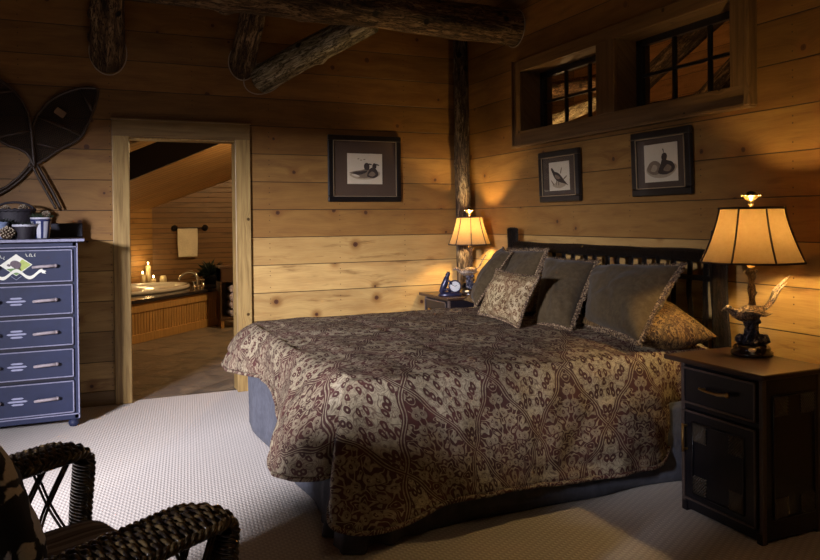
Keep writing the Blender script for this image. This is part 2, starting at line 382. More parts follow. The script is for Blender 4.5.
# slate
t=NT('brown grey slate tiles'); P=t.sep(t.pos()); br=t.n('TexBrick'); t.put(br.inputs['Vector'],t.xyz(t.mul(t.add(P[0],P[1]),.7),t.mul(t.sub(P[1],P[0]),.7),0))
br.inputs['Scale'].default_value=1; br.inputs['Brick Width'].default_value=.42; br.inputs['Row Height'].default_value=.42; br.inputs['Mortar Size'].default_value=.008; br.offset=.5
t.put(br.inputs['Color1'],(.19,.155,.125)); t.put(br.inputs['Color2'],(.085,.08,.078)); t.put(br.inputs['Mortar'],(.04,.035,.03))
n=t.noise(t.pos(),5,7,.7,.6); c=t.mix(t.ss(n,.35,.7),br.outputs[0],(.24,.19,.14))
M['slate']=t.bsdf(c,t.lin(n,.3,.7,.3,.5),bump=t.sub(n,t.mul(br.outputs[1],.6)),bs=.9,bd=.02)
M['grass_green']=plain('green sprigs',(.035,.06,.03),.7)
M['white_cer']=plain('white glazed tub',(.62,.57,.50),.15,var=.05,coat=.4)
M['stone']=plain('dark granite deck',(.022,.018,.018),.18,var=.5,scale=60)
M['cab_brown']=plain('brown stained cabinet',(.075,.038,.02),.4)
M['oak']=board('honey oak panel',(.52,.30,.10),(.34,.18,.055),axis='Z',knots=0)
M['chrome']=plain('polished nickel',(.7,.68,.64),.15,1,var=.05)
M['towel']=fabric('cream towel',(.60,.52,.38),(.72,.64,.48))
M['towel_lilac']=fabric('pale lilac towel',(.50,.48,.66),(.62,.6,.78))
M['wax']=plain('ivory candle wax',(.82,.66,.38),.4,var=.05)
M['iron']=plain('black iron',(.01,.008,.008),.4)
M['mat_brown']=plain('brown picture mat',(.075,.042,.022),.85,var=.1,scale=90)
M['mat_grey']=plain('grey brown picture mat',(.072,.045,.026),.85,var=.1,scale=90)
M['frame']=plain('black lacquer frame',(.006,.005,.005),.3,coat=.15)
M['gilt_line']=plain('thin gilt fillet',(.42,.33,.2),.35,.6)
M['paper']=plain('cream paper',(.62,.52,.36),.9,var=.1,scale=12)
M['ink']=plain('dark brown ink',(.05,.032,.022),.9)
M['ink_mid']=plain('mid brown ink',(.20,.14,.085),.9,var=.4,scale=80)
M['ink_light']=plain('pale brown ink',(.38,.29,.18),.9,var=.3,scale=60)
M['snow_frame']=plain('dark bent ash',(.045,.026,.015),.45,var=.4)
M['web']=plain('dark rawhide webbing',(.022,.014,.009),.6,var=.4)
M['label_card']=plain('faded tan label',(.22,.13,.07),.8)
M['rim_white']=plain('off white stripe glaze',(.50,.50,.56),.45,var=.2)
M['blue_stripe']=plain('deep blue stripe glaze',(.020,.028,.10),.4)
M['basket']=plain('dark woven basket',(.018,.014,.02),.6,var=.5,scale=80,bs=.6)
M['pale_blue']=plain('pale blue pot',(.27,.34,.52),.5)
M['cone']=plain('pine cone scale',(.10,.055,.03),.7,var=.5,scale=40)
M['cone_tip']=plain('pine cone frosted tip',(.48,.40,.28),.7)
M['dial']=plain('white enamel dial',(.85,.85,.82),.3,var=.02)
M['clock_blue']=plain('dark blue bronze',(.018,.018,.045),.3,.3,var=.4)
M['plant']=plain('dark green leaves',(.010,.018,.010),.5,var=.5)
M['emb_w']=plain('emblem cream paint',(.78,.78,.66),.6,var=.08); M['emb_g']=plain('emblem yellow green paint',(.42,.50,.12),.6,var=.3,scale=50)
M['emb_d']=plain('emblem brown violet paint',(.12,.09,.10),.6,var=.5,scale=90); M['emb_gr']=plain('emblem meadow green paint',(.14,.26,.07),.6,var=.4,scale=60)
M['stencil']=plain('pale blue stencil paint',(.32,.33,.46),.55,var=.25,scale=60)

# ------------------------------------------------------------------ room
XR,YB,XL,YF=3.28,6.03,-2.3,-1.6
def struct(o): return tag(o,kind='structure')
b=MB().box((XL-.2,YF-.2,-.12),(XR+.3,YB+.06,0)); struct(b.build('floor',M['carpet']))
def bandwall(axis,p0,p1,u0,u1,z0,z1,holes):
    b=MB()
    def bx(a,c,zz0,zz1):
        if c-a<1e-4 or zz1-zz0<1e-4: return
        if axis=='x': b.box((a,p0,zz0),(c,p1,zz1))
        else: b.box((p0,a,zz0),(p1,c,zz1))
    cur=u0
    for (a,c,za,zb) in sorted(holes):
        bx(cur,a,z0,z1); bx(a,c,z0,za); bx(a,c,zb,z1); cur=c
    bx(cur,u1,z0,z1); return b
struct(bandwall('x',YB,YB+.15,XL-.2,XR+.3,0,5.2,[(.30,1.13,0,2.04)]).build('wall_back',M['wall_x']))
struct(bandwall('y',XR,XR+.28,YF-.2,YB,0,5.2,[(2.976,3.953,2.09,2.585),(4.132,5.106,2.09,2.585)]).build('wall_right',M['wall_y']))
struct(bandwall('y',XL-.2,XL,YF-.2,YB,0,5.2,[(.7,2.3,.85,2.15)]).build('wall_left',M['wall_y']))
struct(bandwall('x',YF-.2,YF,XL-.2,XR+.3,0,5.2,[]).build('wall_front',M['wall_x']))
sl=.30
def cz(x): return 3.14+(XR-x)*sl
b=MB(); b.add([(XL-.2,YF-.2,cz(XL-.2)),(XR+.3,YF-.2,cz(XR+.3)),(XR+.3,YB+.15,cz(XR+.3)),(XL-.2,YB+.15,cz(XL-.2)),
   (XL-.2,YF-.2,cz(XL-.2)+.12),(XR+.3,YF-.2,cz(XR+.3)+.12),(XR+.3,YB+.15,cz(XR+.3)+.12),(XL-.2,YB+.15,cz(XL-.2)+.12)],
   [(0,3,2,1),(4,5,6,7),(0,1,5,4),(1,2,6,5),(2,3,7,6),(3,0,4,7)]); struct(b.build('ceiling',M['ceil']))
# baseboards
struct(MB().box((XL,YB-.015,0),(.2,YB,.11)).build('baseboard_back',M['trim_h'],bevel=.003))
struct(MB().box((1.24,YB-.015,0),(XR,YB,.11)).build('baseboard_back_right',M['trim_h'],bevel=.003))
struct(MB().box((XR-.015,YF,0),(XR,YB-.02,.11)).build('baseboard_right',M['trim_y'],bevel=.003))
# door casing
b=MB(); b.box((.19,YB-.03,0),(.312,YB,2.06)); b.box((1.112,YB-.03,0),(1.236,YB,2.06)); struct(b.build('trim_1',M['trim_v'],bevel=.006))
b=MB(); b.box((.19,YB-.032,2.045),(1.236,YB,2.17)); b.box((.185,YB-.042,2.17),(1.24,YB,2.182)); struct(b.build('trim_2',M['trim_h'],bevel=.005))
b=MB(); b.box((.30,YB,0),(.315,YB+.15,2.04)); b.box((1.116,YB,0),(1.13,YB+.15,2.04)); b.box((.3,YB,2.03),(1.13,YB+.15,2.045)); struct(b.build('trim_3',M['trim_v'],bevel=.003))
# interior window surround
b=MB(); x0=XR-.03
b.box((x0,2.86,1.985),(XR,5.204,2.095)); b.box((x0,2.86,2.58),(XR,5.204,2.675)); b.box((XR-.055,2.83,1.965),(XR,5.21,1.988))
struct(b.build('trim_4',M['trim_y'],bevel=.004))
b=MB(); b.box((x0-.002,5.101,1.99),(XR,5.204,2.67)); b.box((x0-.002,3.948,2.09),(XR,4.137,2.585)); b.box((x0-.002,2.86,2.09),(XR,2.981,2.585)); b.box((x0-.035,2.825,1.975),(XR,2.862,2.69)); b.box((x0-.02,5.204,1.97),(XR,5.214,2.68))
struct(b.build('trim_5',M['trim_yz'],bevel=.004))
b=MB()
for a,c in((2.976,3.953),(4.132,5.106)):
    b.box((XR,a,2.085),(XR+.28,c,2.095)); b.box((XR,a,2.58),(XR+.28,c,2.59)); b.box((XR,a-.005,2.085),(XR+.28,a+.005,2.59)); b.box((XR,c-.005,2.085),(XR+.28,c+.005,2.59))
struct(b.build('trim_6',M['trim_y']))
for i,(a,c) in enumerate(((4.137,5.101),(2.981,3.948))):
    x=3.46; b=MB(); fw=.045
    b.box((x-.02,a,2.095),(x+.02,c,2.095+.03)); b.box((x-.02,a,2.58-fw),(x+.02,c,2.58)); b.box((x-.02,a,2.095),(x+.02,a+fw,2.58)); b.box((x-.02,c-fw,2.095),(x+.02,c,2.58))
    w=struct(b.build('window_%d'%(i+1),M['black'],bevel=.002))
    m_=MB()
    for k in (1,2): yy=a+fw+(c-a-2*fw)*k/3; m_.box((x-.012,yy-.011,2.1),(x+.012,yy+.011,2.56))
    m_.box((x-.011,a+.02,2.325),(x+.011,c-.02,2.345)); m_.build('muntins',M['black'],w)
    MB().box((x-.002,a+.02,2.11),(x+.002,c-.02,2.56)).build('pane',M['glass'],w)
# daylight window in the left wall
b=MB(); x=XL-.1; A=(.7,.85); B_=(2.3,2.15)
b.box((x-.03,A[0],A[1]),(x+.03,B_[0],A[1]+.05)); b.box((x-.03,A[0],B_[1]-.05),(x+.03,B_[0],B_[1])); b.box((x-.03,A[0],A[1]),(x+.03,A[0]+.05,B_[1])); b.box((x-.03,B_[0]-.05,A[1]),(x+.03,B_[0],B_[1])); b.box((x-.02,1.475,A[1]),(x+.02,1.525,B_[1]))
struct(b.build('window_3',M['trim_y'],bevel=.003))

# loft room seen through the interior windows
b=MB(); b.box((6.6,1.2,1.0),(6.7,9,5.2)); struct(b.build('wall_loft_far',M['loft']))
b=MB(); b.box((XR+.28,8.9,1.0),(6.7,9,5.2)); b.box((XR+.28,1.2,1.0),(6.7,1.3,5.2)); struct(b.build('wall_loft_ends',M['bath_x']))
b=MB(); b.box((XR+.15,YB+.15,1.0),(XR+.28,9,5.2)); struct(b.build('wall_loft_near',M['loft']))
struct(MB().box((XR+.28,1.2,5.1),(6.7,9,5.2)).build('ceiling_loft',M['ceil'])); struct(MB().box((XR+.28,1.2,1.0),(6.7,9,1.1)).build('floor_loft',M['carpet']))

# ------------------------------------------------------------------ logs
def log(name,p0,p1,r0,r1,mat,label,cat,seed=0,group=None,ring=None,ringr=None,rough=.09,knots=5):
    p0=V(p0);p1=V(p1);L=(p1-p0).length; z=(p1-p0).normalized(); q=z.to_track_quat('Z','Y')
    Mx=Matrix.Translation(p0)@q.to_matrix().to_4x4()
    rnd=random.Random(seed); nk=[(rnd.uniform(.1,.9)*L,rnd.uniform(0,2*PI)) for _ in range(knots)]
    nu=max(12,int(L/.03)); nv=28
    def fn(u,v):
        zz=u*L; a=2*PI*v; r=r0+(r1-r0)*u
        d=V((math.cos(a),math.sin(a),0)); 
        rr=r*(1+rough*noise.noise(V((d.x*1.2+seed,d.y*1.2,zz*2.2)))+rough*.6*noise.noise(V((d.x*4,d.y*4+seed,zz*5))))
        for kz,ka in nk:
            da=(a-ka+PI)%(2*PI)-PI; rr+=r*.22*math.exp(-((zz-kz)/(.35*r))**2-(da/.3)**2)
        wx=.12*r*noise.noise(V((zz*1.3,seed,0))); wy=.12*r*noise.noise(V((zz*1.3,seed,7)))
        return (d.x*rr+wx,d.y*rr+wy,zz)
    b=MB(); b.grid(fn,nu,nv,cv=True); k=len(b.v); b.f.append(tuple(range(nv-1,-1,-1))); b.m.append(0); b.f.append(tuple(k-nv+j for j in range(nv))); b.m.append(0)
    o=b.build(name,mat,smooth=True,M=Mx); tag(o,label,cat,group)
    return o
def caulk(parent,pts,r,cl=True):
    """ring of caulk in world coordinates, parented to a log"""
    b=MB(); b.tube(pts,r,8,closed=cl); o=b.build('caulk_ring',M['caulk'],smooth=True); o.parent=parent; o.matrix_parent_inverse=parent.matrix_basis.inverted(); o['label']='pale caulk line where the log meets the wall'; return o
def ring_on_wall(p0,p1,r,plane,ax,n=36,grow=1.06,out=.004):
    """ellipse where a round log meets a wall plane"""
    p0=V(p0);d=(V(p1)-p0).normalized(); a=d.orthogonal().normalized(); c=d.cross(a); pts=[]
    for i in range(n):
        t=2*PI*i/n; q=p0+(a*math.cos(t)+c*math.sin(t))*r*grow; s=(plane-q[ax])/d[ax]; q=q+d*s; pts.append(q)
    return pts
# horizontal tie log
P0,P1=(3.30,5.22,2.962),(.2,5.22,3.03)
lg=log('log_beam',P0,P1,.146,.155,M['log'],'long dark bark log running level across the room under the ceiling','log beam',seed=2)
caulk(lg,ring_on_wall(P0,P1,.146,XR-.004,0),.004)
# corner post
lg=log('log_post',(3.155,5.90,.0),(3.12,5.90,3.16),.070,.064,M['log_post'],'slim upright log post standing in the corner behind the far lamp','log post',seed=5,knots=9)
# rafter logs out of the back wall
P0,P1=(.17,6.06,2.66),(.10,5.0,3.45)
P0=(.175,6.10,2.62); P1=(.155,5.35,3.25)
lg=log('log_rafter',P0,P1,.125,.105,M['log'],'stout bark log leaning out of the back wall left of the doorway','log beam',seed=11)
caulk(lg,ring_on_wall(P0,P1,.125,YB-.004,1),.0045)
P0=(1.185,6.10,2.62); P1=(1.19,5.45,3.12)
lg=log('log_rafter',P0,P1,.105,.095,M['log'],'short bark log leaning out of the wall beside the pale brace above the doorway','log beam',seed=13)
caulk(lg,ring_on_wall(P0,P1,.105,YB-.004,1),.0045)
P0=(1.33,6.06,2.55); P1=(2.03,5.30,2.94)
lg=log('log_brace',P0,P1,.115,.105,M['log_pale'],'pale hewn log brace slanting up from the back wall to the long beam','log brace',seed=17,knots=3)
caulk(lg,ring_on_wall((1.33,6.06,2.55),P1,.115,YB-.004,1),.0045)
# logs in the loft
lg=log('log_truss',(4.6,5.75,2.34),(4.6,3.95,3.165),.085,.085,M['log'],'slanting log seen through the larger right interior window','log beam',seed=21)
lg=log('log_truss',(4.9,3.9,2.95),(4.9,5.0,2.22),.10,.10,M['log'],'dark log falling the other way at the right edge of the right interior window','log beam',seed=22)
lg=log('log_truss',(4.6,7.6,2.83),(4.6,5.3,2.66),.09,.09,M['log'],'upper dark log seen through the smaller left interior window','log beam',seed=23)
lg=log('log_truss',(4.6,7.2,2.36),(4.6,5.3,2.585),.07,.06,M['log_pale'],'lower lamplit log seen through the smaller left interior window','log beam',seed=24)
lg=log('log_truss',(4.9,5.4,2.38),(4.9,2.6,2.33),.09,.09,M['log'],'low horizontal log at the bottom of the right interior window','log beam',seed=25)

# ------------------------------------------------------------------ pictures
def picture(name,loc,rotz,tilt,w,h,pw,ph,matm,art,label,cat='picture'):
    r=empty(name,loc,0,label,cat); r.rotation_euler=(tilt,0,rotz)
    fw=.045; d=.028; b=MB()   # local: x across, z up, -y faces the room
    b.box((-w/2,-d,-h/2),(w/2,0,-h/2+fw)); b.box((-w/2,-d,h/2-fw),(w/2,0,h/2)); b.box((-w/2,-d,-h/2+fw),(-w/2+fw,0,h/2-fw)); b.box((w/2-fw,-d,-h/2+fw),(w/2,0,h/2-fw))
    b.build('frame',M['frame'],r,bevel=.006)
    b=MB(); g=.005; a=w/2-fw; c=h/2-fw
    b.box((-a,-d-.001,-c),(a,-d+.006,-c+g)); b.box((-a,-d-.001,c-g),(a,-d+.006,c)); b.box((-a,-d-.001,-c),(-a+g,-d+.006,c)); b.box((a-g,-d-.001,-c),(a,-d+.006,c))
    b.build('fillet',M['gilt_line'],r)
    MB().box((-a,-.012,-c),(a,-.004,c)).build('picture_mat',matm,r)
    b=MB(); b.box((-pw/2,-.0145,-ph/2),(pw/2,-.0125,ph/2)); art(b,pw,ph)
    b.build('print',[M['paper'],M['ink'],M['ink_mid'],M['ink_light']],r)
    MB().box((-a,-.0195,-c),(a,-.0185,c)).build('glass_pane',M['pic_glass'],r)
    return r
def blob(b,pts,mi,dy=0):
    P=catmull([(x,0,z) for x,z in pts],5,closed=True); n=len(P); cx=sum(p.x for p in P)/n; cz_=sum(p.z for p in P)/n
    y=-.0147-dy; vs=[(p.x,y,p.z) for p in P]+[(cx,y,cz_)]
    b.add(vs,[(i,(i+1)%n,n) for i in range(n)],mi)
def S(pts,w,h): return [((x-.5)*w,(z-.5)*h) for x,z in pts]
def art_ducks(b,w,h):
    blob(b,S([(.06,.30),(.3,.16),(.7,.17),(.92,.30),(.88,.42),(.6,.40),(.3,.42)],w,h),3)
    blob(b,S([(.05,.36),(.14,.33),(.3,.22),(.55,.20),(.66,.28),(.66,.46),(.58,.52),(.4,.46),(.2,.42)],w,h),2,.0003)
    blob(b,S([(.15,.36),(.3,.30),(.5,.36),(.56,.44),(.4,.42),(.25,.40)],w,h),1,.0006)
    blob(b,S([(.12,.30),(.25,.24),(.35,.25),(.22,.32)],w,h),0,.0006)
    blob(b,S([(.5,.48),(.6,.46),(.63,.56),(.61,.66),(.55,.70),(.49,.66),(.47,.58)],w,h),1,.0009)
    blob(b,S([(.6,.64),(.69,.63),(.69,.66),(.61,.68)],w,h),1,.0009)
    blob(b,S([(.56,.26),(.75,.20),(.88,.30),(.84,.46),(.74,.54),(.64,.50)],w,h),1,.0009)
    blob(b,S([(.6,.3),(.72,.25),(.8,.33),(.7,.42)],w,h),2,.0012)
    blob(b,S([(.72,.5),(.8,.5),(.83,.6),(.8,.68),(.74,.68),(.71,.6)],w,h),1,.0012)
    blob(b,S([(.81,.63),(.9,.61),(.9,.64),(.82,.67)],w,h),1,.0012)
    for x,z in((.28,.82),(.36,.78),(.45,.80)): blob(b,S([(x,z),(x+.03,z+.02),(x+.07,z+.01),(x+.03,z-.01)],w,h),2,.0003)
def art_grouse(b,w,h):
    blob(b,S([(.15,.18),(.5,.08),(.85,.2),(.7,.35),(.4,.3)],w,h),3)
    blob(b,S([(.10,.78),(.17,.80),(.25,.68),(.45,.62),(.62,.48),(.80,.28),(.93,.16),(.78,.22),(.55,.28),(.38,.34),(.25,.48),(.16,.64)],w,h),1,.0003)
    blob(b,S([(.3,.56),(.45,.52),(.55,.42),(.42,.40),(.32,.46)],w,h),2,.0006)
    for p in([(.42,.32),(.46,.18),(.49,.18),(.46,.33)],[(.35,.36),(.33,.2),(.36,.2),(.39,.36)],[(.55,.6),(.62,.78),(.65,.77),(.6,.6)],[(.7,.4),(.86,.5),(.87,.46),(.72,.36)],[(.2,.2),(.1,.35),(.13,.36),(.25,.22)]): blob(b,S(p,w,h),2,.0006)
def art_quail(b,w,h):
    blob(b,S([(.06,.28),(.3,.12),(.7,.12),(.95,.3),(.9,.45),(.5,.4),(.15,.45)],w,h),3)
    blob(b,S([(.08,.32),(.25,.20),(.45,.22),(.52,.38),(.44,.52),(.28,.56),(.14,.48)],w,h),2,.0003)
    blob(b,S([(.42,.24),(.62,.18),(.84,.24),(.92,.36),(.84,.5),(.68,.56),(.62,.66),(.55,.60),(.5,.46)],w,h),1,.0006)
    blob(b,S([(.55,.58),(.66,.56),(.70,.66),(.66,.74),(.58,.74),(.53,.66)],w,h),1,.0009)
    blob(b,S([(.61,.73),(.60,.84),(.56,.86),(.58,.80)],w,h),1,.0009)
    blob(b,S([(.58,.3),(.74,.26),(.82,.36),(.7,.44)],w,h),2,.0009)
    blob(b,S([(.2,.3),(.34,.28),(.4,.4),(.28,.46)],w,h),3,.0006)
picture('framed_print',(2.235,YB-.002,1.833),0,R(0),.675,.575,.325,.265,M['mat_brown'],art_ducks,'black framed print of two floating ducks on the back wall beside the doorway')
picture('framed_print',(XR-.017,4.576,1.70),-PI/2,R(2),.51,.385,.255,.215,M['mat_grey'],art_grouse,'smaller-looking framed print of a single game bird, nearer the corner post')
picture('framed_print',(XR-.017,3.515,1.72),-PI/2,R(2),.51,.405,.285,.235,M['mat_grey'],art_quail,'framed print of two quail under the larger interior window')

# ------------------------------------------------------------------ chest of drawers
ch=empty('chest_of_drawers',(-.425,5.47,0),0,'tall navy blue painted chest with five drawers against the back wall','chest of drawers')
w=.375
b=MB(); b.box((-w+.02,.012,.07),(w-.02,.48,1.256)); b.build('body',M['navy_side'],ch,bevel=.004)
b=MB(); b.box((-w,0,.06),(-w+.035,.05,1.256)); b.box((w-.035,0,.06),(w,.05,1.256)); b.box((-w,0,1.215),(w,.05,1.256)); b.box((-w,0,.055),(w,.05,.098)); b.build('face_frame',M['navy'],ch,bevel=.003)
b=MB()
for x in(-w+.002,w-.010): b.box((x,-.004,.06),(x+.008,.002,1.25))
b.box((-w,-.004,.088),(w,.002,.095)); b.box((-w,-.004,1.222),(w,.002,1.229)); b.build('edge_stripe',M['navy_edge'],ch)
b=MB(); b.box((-w-.04,-.035,1.256),(w+.04,.48,1.283)); b.build('top',M['navy_side'],ch,bevel=.006)
b=MB(); b.box((-w-.041,-.038,1.262),(w+.041,-.034,1.279)); b.build('top_edge',M['navy_edge'],ch)
b=MB(); b.box((-w-.03,.455,1.283),(w+.03,.478,1.385)); b.build('gallery_rail',M['navy_side'],ch,bevel=.006)
for x,y in((-w+.04,.05),(w-.04,.05),(-w+.04,.43),(w-.04,.43)):
    MB().lathe([(.026,0),(.034,.012),(.036,.03),(.030,.045),(.036,.052),(.038,.062)],20,(x,y,0)).build('foot',M['navy'],ch,smooth=True)
rows=[(1.209,.992),(.973,.775),(.752,.563),(.539,.347),(.322,.105)]
for ri,(zt,zb) in enumerate(rows):
    dw=w-.035; b=MB(); b.box((-dw,-.012,zb),(dw,.02,zt)); d=b.build('drawer',M['navy'],ch,bevel=.003)
    b=MB(); g=.008
    for (a,c,e,f) in((-dw,dw,zb,zb+g),(-dw,dw,zt-g,zt),(-dw,-dw+g,zb,zt),(dw-g,dw,zb,zt)): b.box((a,-.017,e),(c,-.011,f))
    b.build('edge_moulding',M['navy_edge'],d,bevel=.002)
    zc=(zt+zb)/2-.002
    for sx in(-1,1):
        b=MB(); x0=sx*.171; b.tube([(x0-.066,-.04,zc-.003),(x0-.03,-.043,zc),(x0+.02,-.042,zc+.002),(x0+.066,-.04,zc+.004)],[.009,.0105,.010,.0115],10)
        b.tube([(x0-.048,-.01,zc),(x0-.048,-.04,zc)],.007,8); b.tube([(x0+.05,-.01,zc),(x0+.05,-.04,zc)],.007,8)
        b.ball((x0-.066,-.04,zc-.003),.0095,8); b.ball((x0+.066,-.04,zc+.004),.0125,8)
        b.build('drawer_pull',M['pull'],d,smooth=True)
    if ri:
        b=MB()
        for k,(l,dz) in enumerate(((.038,.020),(.060,.0),(.038,-.020))):
            for s2 in (0,):
                pts=[(-l,-.0135,zc+dz),(-l+.012,-.0135,zc+dz+.006),(l-.012,-.0135,zc+dz+.006),(l,-.0135,zc+dz),(l-.012,-.0135,zc+dz-.006),(-l+.012,-.0135,zc+dz-.006)]
                b.add(pts,[(0,1,2,3,4,5)])
        b.build('stencil_motif',M['stencil'],d)
    else:
        cx,cz_=0.004,1.113; b=MB(); y=-.0135; hw=.095; hh=.072
        b.add([(cx-hw,y,cz_),(cx,y,cz_+hh),(cx+hw,y,cz_),(cx,y,cz_-hh)],[(0,1,2,3)],0)
        y-=.0004; b.add([(cx+.035,y,cz_+hh*.52),(cx+hw*.93,y,cz_),(cx+.03,y,cz_-hh*.6),(cx-.0,y,cz_-.01)],[(0,1,2,3)],1)
        b.add([(cx-hw*.6,y,cz_-hh*.33),(cx+.025,y,cz_-.02),(cx+.03,y,cz_-hh*.68),(cx,y,cz_-hh*.95)],[(0,1,2,3)],3)
        y-=.0004
        P=catmull([(-.035,.004,0),(-.03,.022,0),(-.01,.03,0),(.012,.024,0),(.03,.006,0),(.022,-.02,0),(.0,-.026,0),(-.022,-.012,0)],4,True); b.add([(cx+p.x,y,cz_+p.y) for p in P],[tuple(range(len(P)))],2)
        P=catmull([(-.055,.0,0),(-.045,.008,0),(-.03,.0,0),(-.04,-.010,0)],4,True); b.add([(cx+p.x,y,cz_+p.y) for p in P],[tuple(range(len(P)))],2)
        # ribbon banner
        y-=.0004; n=40; vs=[];
        for i in range(n+1):
            x=-.155+.31*i/n; z=-.062+.024*math.cos(x*PI/.075*.95)-.0*x
            vs+= [(cx+x,y,cz_+z+.011),(cx+x,y,cz_+z-.011)]
        b.add(vs,[(2*i,2*i+1,2*i+3,2*i+2) for i in range(n)],0)
        for sx in(-1,1):
            x=sx*.150; b.add([(cx+x,y-.0002,cz_-.035),(cx+x+sx*.028,y-.0002,cz_-.045),(cx+x+sx*.018,y-.0002,cz_-.054),(cx+x+sx*.026,y-.0002,cz_-.064),(cx+x,y-.0002,cz_-.058)],[(0,1,2,3,4)],0)
        for i,(x,z) in enumerate([(-.12,.062),(-.105,.05),(-.088,.047),(-.075,.04),(.060,.055),(.075,.055),(.09,.053),(.105,.055)]):
            b.add([(cx+x,y,cz_+z),(cx+x+.003,y,cz_+z),(cx+x+.003+(.006 if i%2 else -.004),y,cz_+z+.018),(cx+x+(.006 if i%2 else -.004),y,cz_+z+.018)],[(0,1,2,3)],0)
            b.add([(cx+x,y,cz_+z),(cx+x+.010,y,cz_+z-.001),(cx+x+.010,y,cz_+z+.002),(cx+x,y,cz_+z+.003)],[(0,1,2,3)],0)
        b.tube([(cx-.03,y,cz_-.074),(cx,y,cz_-.098),(cx+.03,y,cz_-.074)],.0016,5,mi=4)
        b.build('painted_emblem',[M['emb_w'],M['emb_g'],M['emb_d'],M['emb_gr'],M['stencil']],d)['label']='cream and green diamond emblem with a wavy ribbon banner'

# things on the chest
TZ=1.2835
def cone_mesh(b,c,r,h,seed=0,tilt=(0,0,0)):
    rnd=random.Random(seed); Mx=Matrix.Translation(V(c))@Euler(tilt).to_matrix().to_4x4()
    b.ball((0,0,h/2),r*.6,10,0,M=Mx,sc=(1,1,h/r/1.3))
    n=70
    for i in range(n):
        t=(i+.5)/n; z=h*t; a=i*2.39996; rr=r*math.sin(PI*min(1,t*.9+.12))**.8
        d=V((math.cos(a),math.sin(a),0)); s=V((-math.sin(a),math.cos(a),0)); p=d*rr*.5+V((0,0,z)); q=d*rr+V((0,0,z+.12*h))
        wd=r*.22
        b.add([p-s*wd,p+s*wd,q+s*wd*.8,q-s*wd*.8,p-V((0,0,.006)),q-V((0,0,.008))],[(0,1,2,3),(0,3,5,4),(1,4,5,2),(3,2,5)],0,M=Mx)
        b.ball(q,wd*.5,5,1,M=Mx)
def cone(name,c,r,h,seed,label,tilt=(0,0,0)):
    b=MB(); cone_mesh(b,(0,0,0),r,h,seed,tilt); o=b.build(name,[M['cone'],M['cone_tip']]); o.location=c; return tag(o,label,'pine cone')
def sprigs(b,c,r,n,L,seed,mi=0,up=.6):
    rnd=random.Random(seed)
    for i in range(n):
        a=rnd.uniform(0,2*PI); d=V((math.cos(a)*rnd.uniform(.3,1),math.sin(a)*rnd.uniform(.3,1),up*rnd.uniform(.5,1.4))).normalized()
        p=V(c)+V((math.cos(a),math.sin(a),0))*r*rnd.random()
        b.tube([p,p+d*L*.5+V((0,0,.003)),p+d*L],[.0022,.0018,.0006],4,mi)
pl=empty('striped_planter',(-.278,5.62,TZ),0,'white and navy striped round planter at the right end of the chest top','planter')
b=MB(); n=64
prof=[(.046,0),(.050,.004),(.056,.05),(.061,.10),(.064,.118)]
def pf(u,v):
    i=u*(len(prof)-1); k=min(int(i),len(prof)-2); f=i-k; r=prof[k][0]*(1-f)+prof[k+1][0]*f; z=prof[k][1]*(1-f)+prof[k+1][1]*f
    return (r*math.cos(2*PI*v),r*math.sin(2*PI*v),z)
b.grid(pf,9,n,cv=True)
for i in range(8):
    for j in range(n):
        b.m[i*n+j]= 1 if (j%8 in(0,1,2)) else 0
b.build('pot',[M['rim_white'],M['blue_stripe']],pl,smooth=True)
MB().lathe([(.063,.115),(.066,.118),(.066,.130),(.060,.130),(.058,.10)],40).build('blue_band',M['blue_stripe'],pl,smooth=True)
MB().lathe([(.064,.130),(.068,.132),(.068,.142),(.062,.144),(.058,.13)],40).build('rim',M['rim_white'],pl,smooth=True)
b=MB(); b.lathe([(.0,.12),(.058,.118)],20); sprigs(b,(0,0,.13),.05,90,.05,3); b.build('greenery',M['grass_green'],pl)
cone('pine_cone',(-.255,5.61,TZ+.142),.026,.045,3,'dark pine cone resting on the greenery of the striped planter',(.2,.4,0))
bk=empty('round_basket',(-.375,5.58,TZ),0,'low dark basket with pale stripe between planter and front pine cone','basket')
b=MB()
def bf(u,v):
    r=.052+.022*u+.003*math.sin(u*60)*math.cos(v*2*PI*24); return (r*math.cos(2*PI*v),r*math.sin(2*PI*v),.088*u)
b.grid(bf,28,120,cv=True); b.lathe([(.0,.004),(.052,.002)],24); b.build('basket_body',M['basket'],bk,smooth=True)
MB().lathe([(.072,.080),(.078,.084),(.078,.094),(.072,.098),(.068,.09)],40).build('rim',M['rim_white'],bk,smooth=True)
b=MB(); sprigs(b,(0,0,.07),.055,70,.06,8); b.build('greenery',M['plant'],bk)
ov=empty('oval_basket',(-.452,5.79,TZ),0,'large dark oval basket of cones standing behind the others on the chest','basket')
b=MB()
def of(u,v):
    r=.075+.035*u**.6+.003*math.sin(u*70)*math.cos(v*2*PI*30); return (r*1.15*math.cos(2*PI*v),r*.7*math.sin(2*PI*v),.19*u)
b.grid(of,40,130,cv=True); b.lathe([(.0,.16),(.10,.17)],30,sx=1.15,sy=.7); b.build('basket_body',M['basket'],ov,smooth=True)
b=MB(); b.tube([(.126*math.cos(a),.076*math.sin(a),.195+.004*math.sin(a*20)) for a in [2*PI*i/80 for i in range(80)]],.011,8,closed=True); b.build('rim',M['basket'],ov,smooth=True)
b=MB(); b.tube([(.12*math.cos(a),0,.195+.055*math.sin(a)) for a in [PI*i/24 for i in range(25)]],.008,8); b.build('handle',M['basket'],ov,smooth=True)
for i,(x,y,z,l) in enumerate(((-.05,-.02,.18,'pine cone lying in the oval basket at its left'),(.05,.0,.185,'pine cone lying in the oval basket at its right'))): cone('pine_cone',(-.452+x,5.79+y,TZ+z),.032,.05,20+i,l,(.5,.3*i,0))
cone('pine_cone',(-.478,5.53,TZ+.001),.05,.075,5,'frosted pine cone standing at the front edge of the chest')
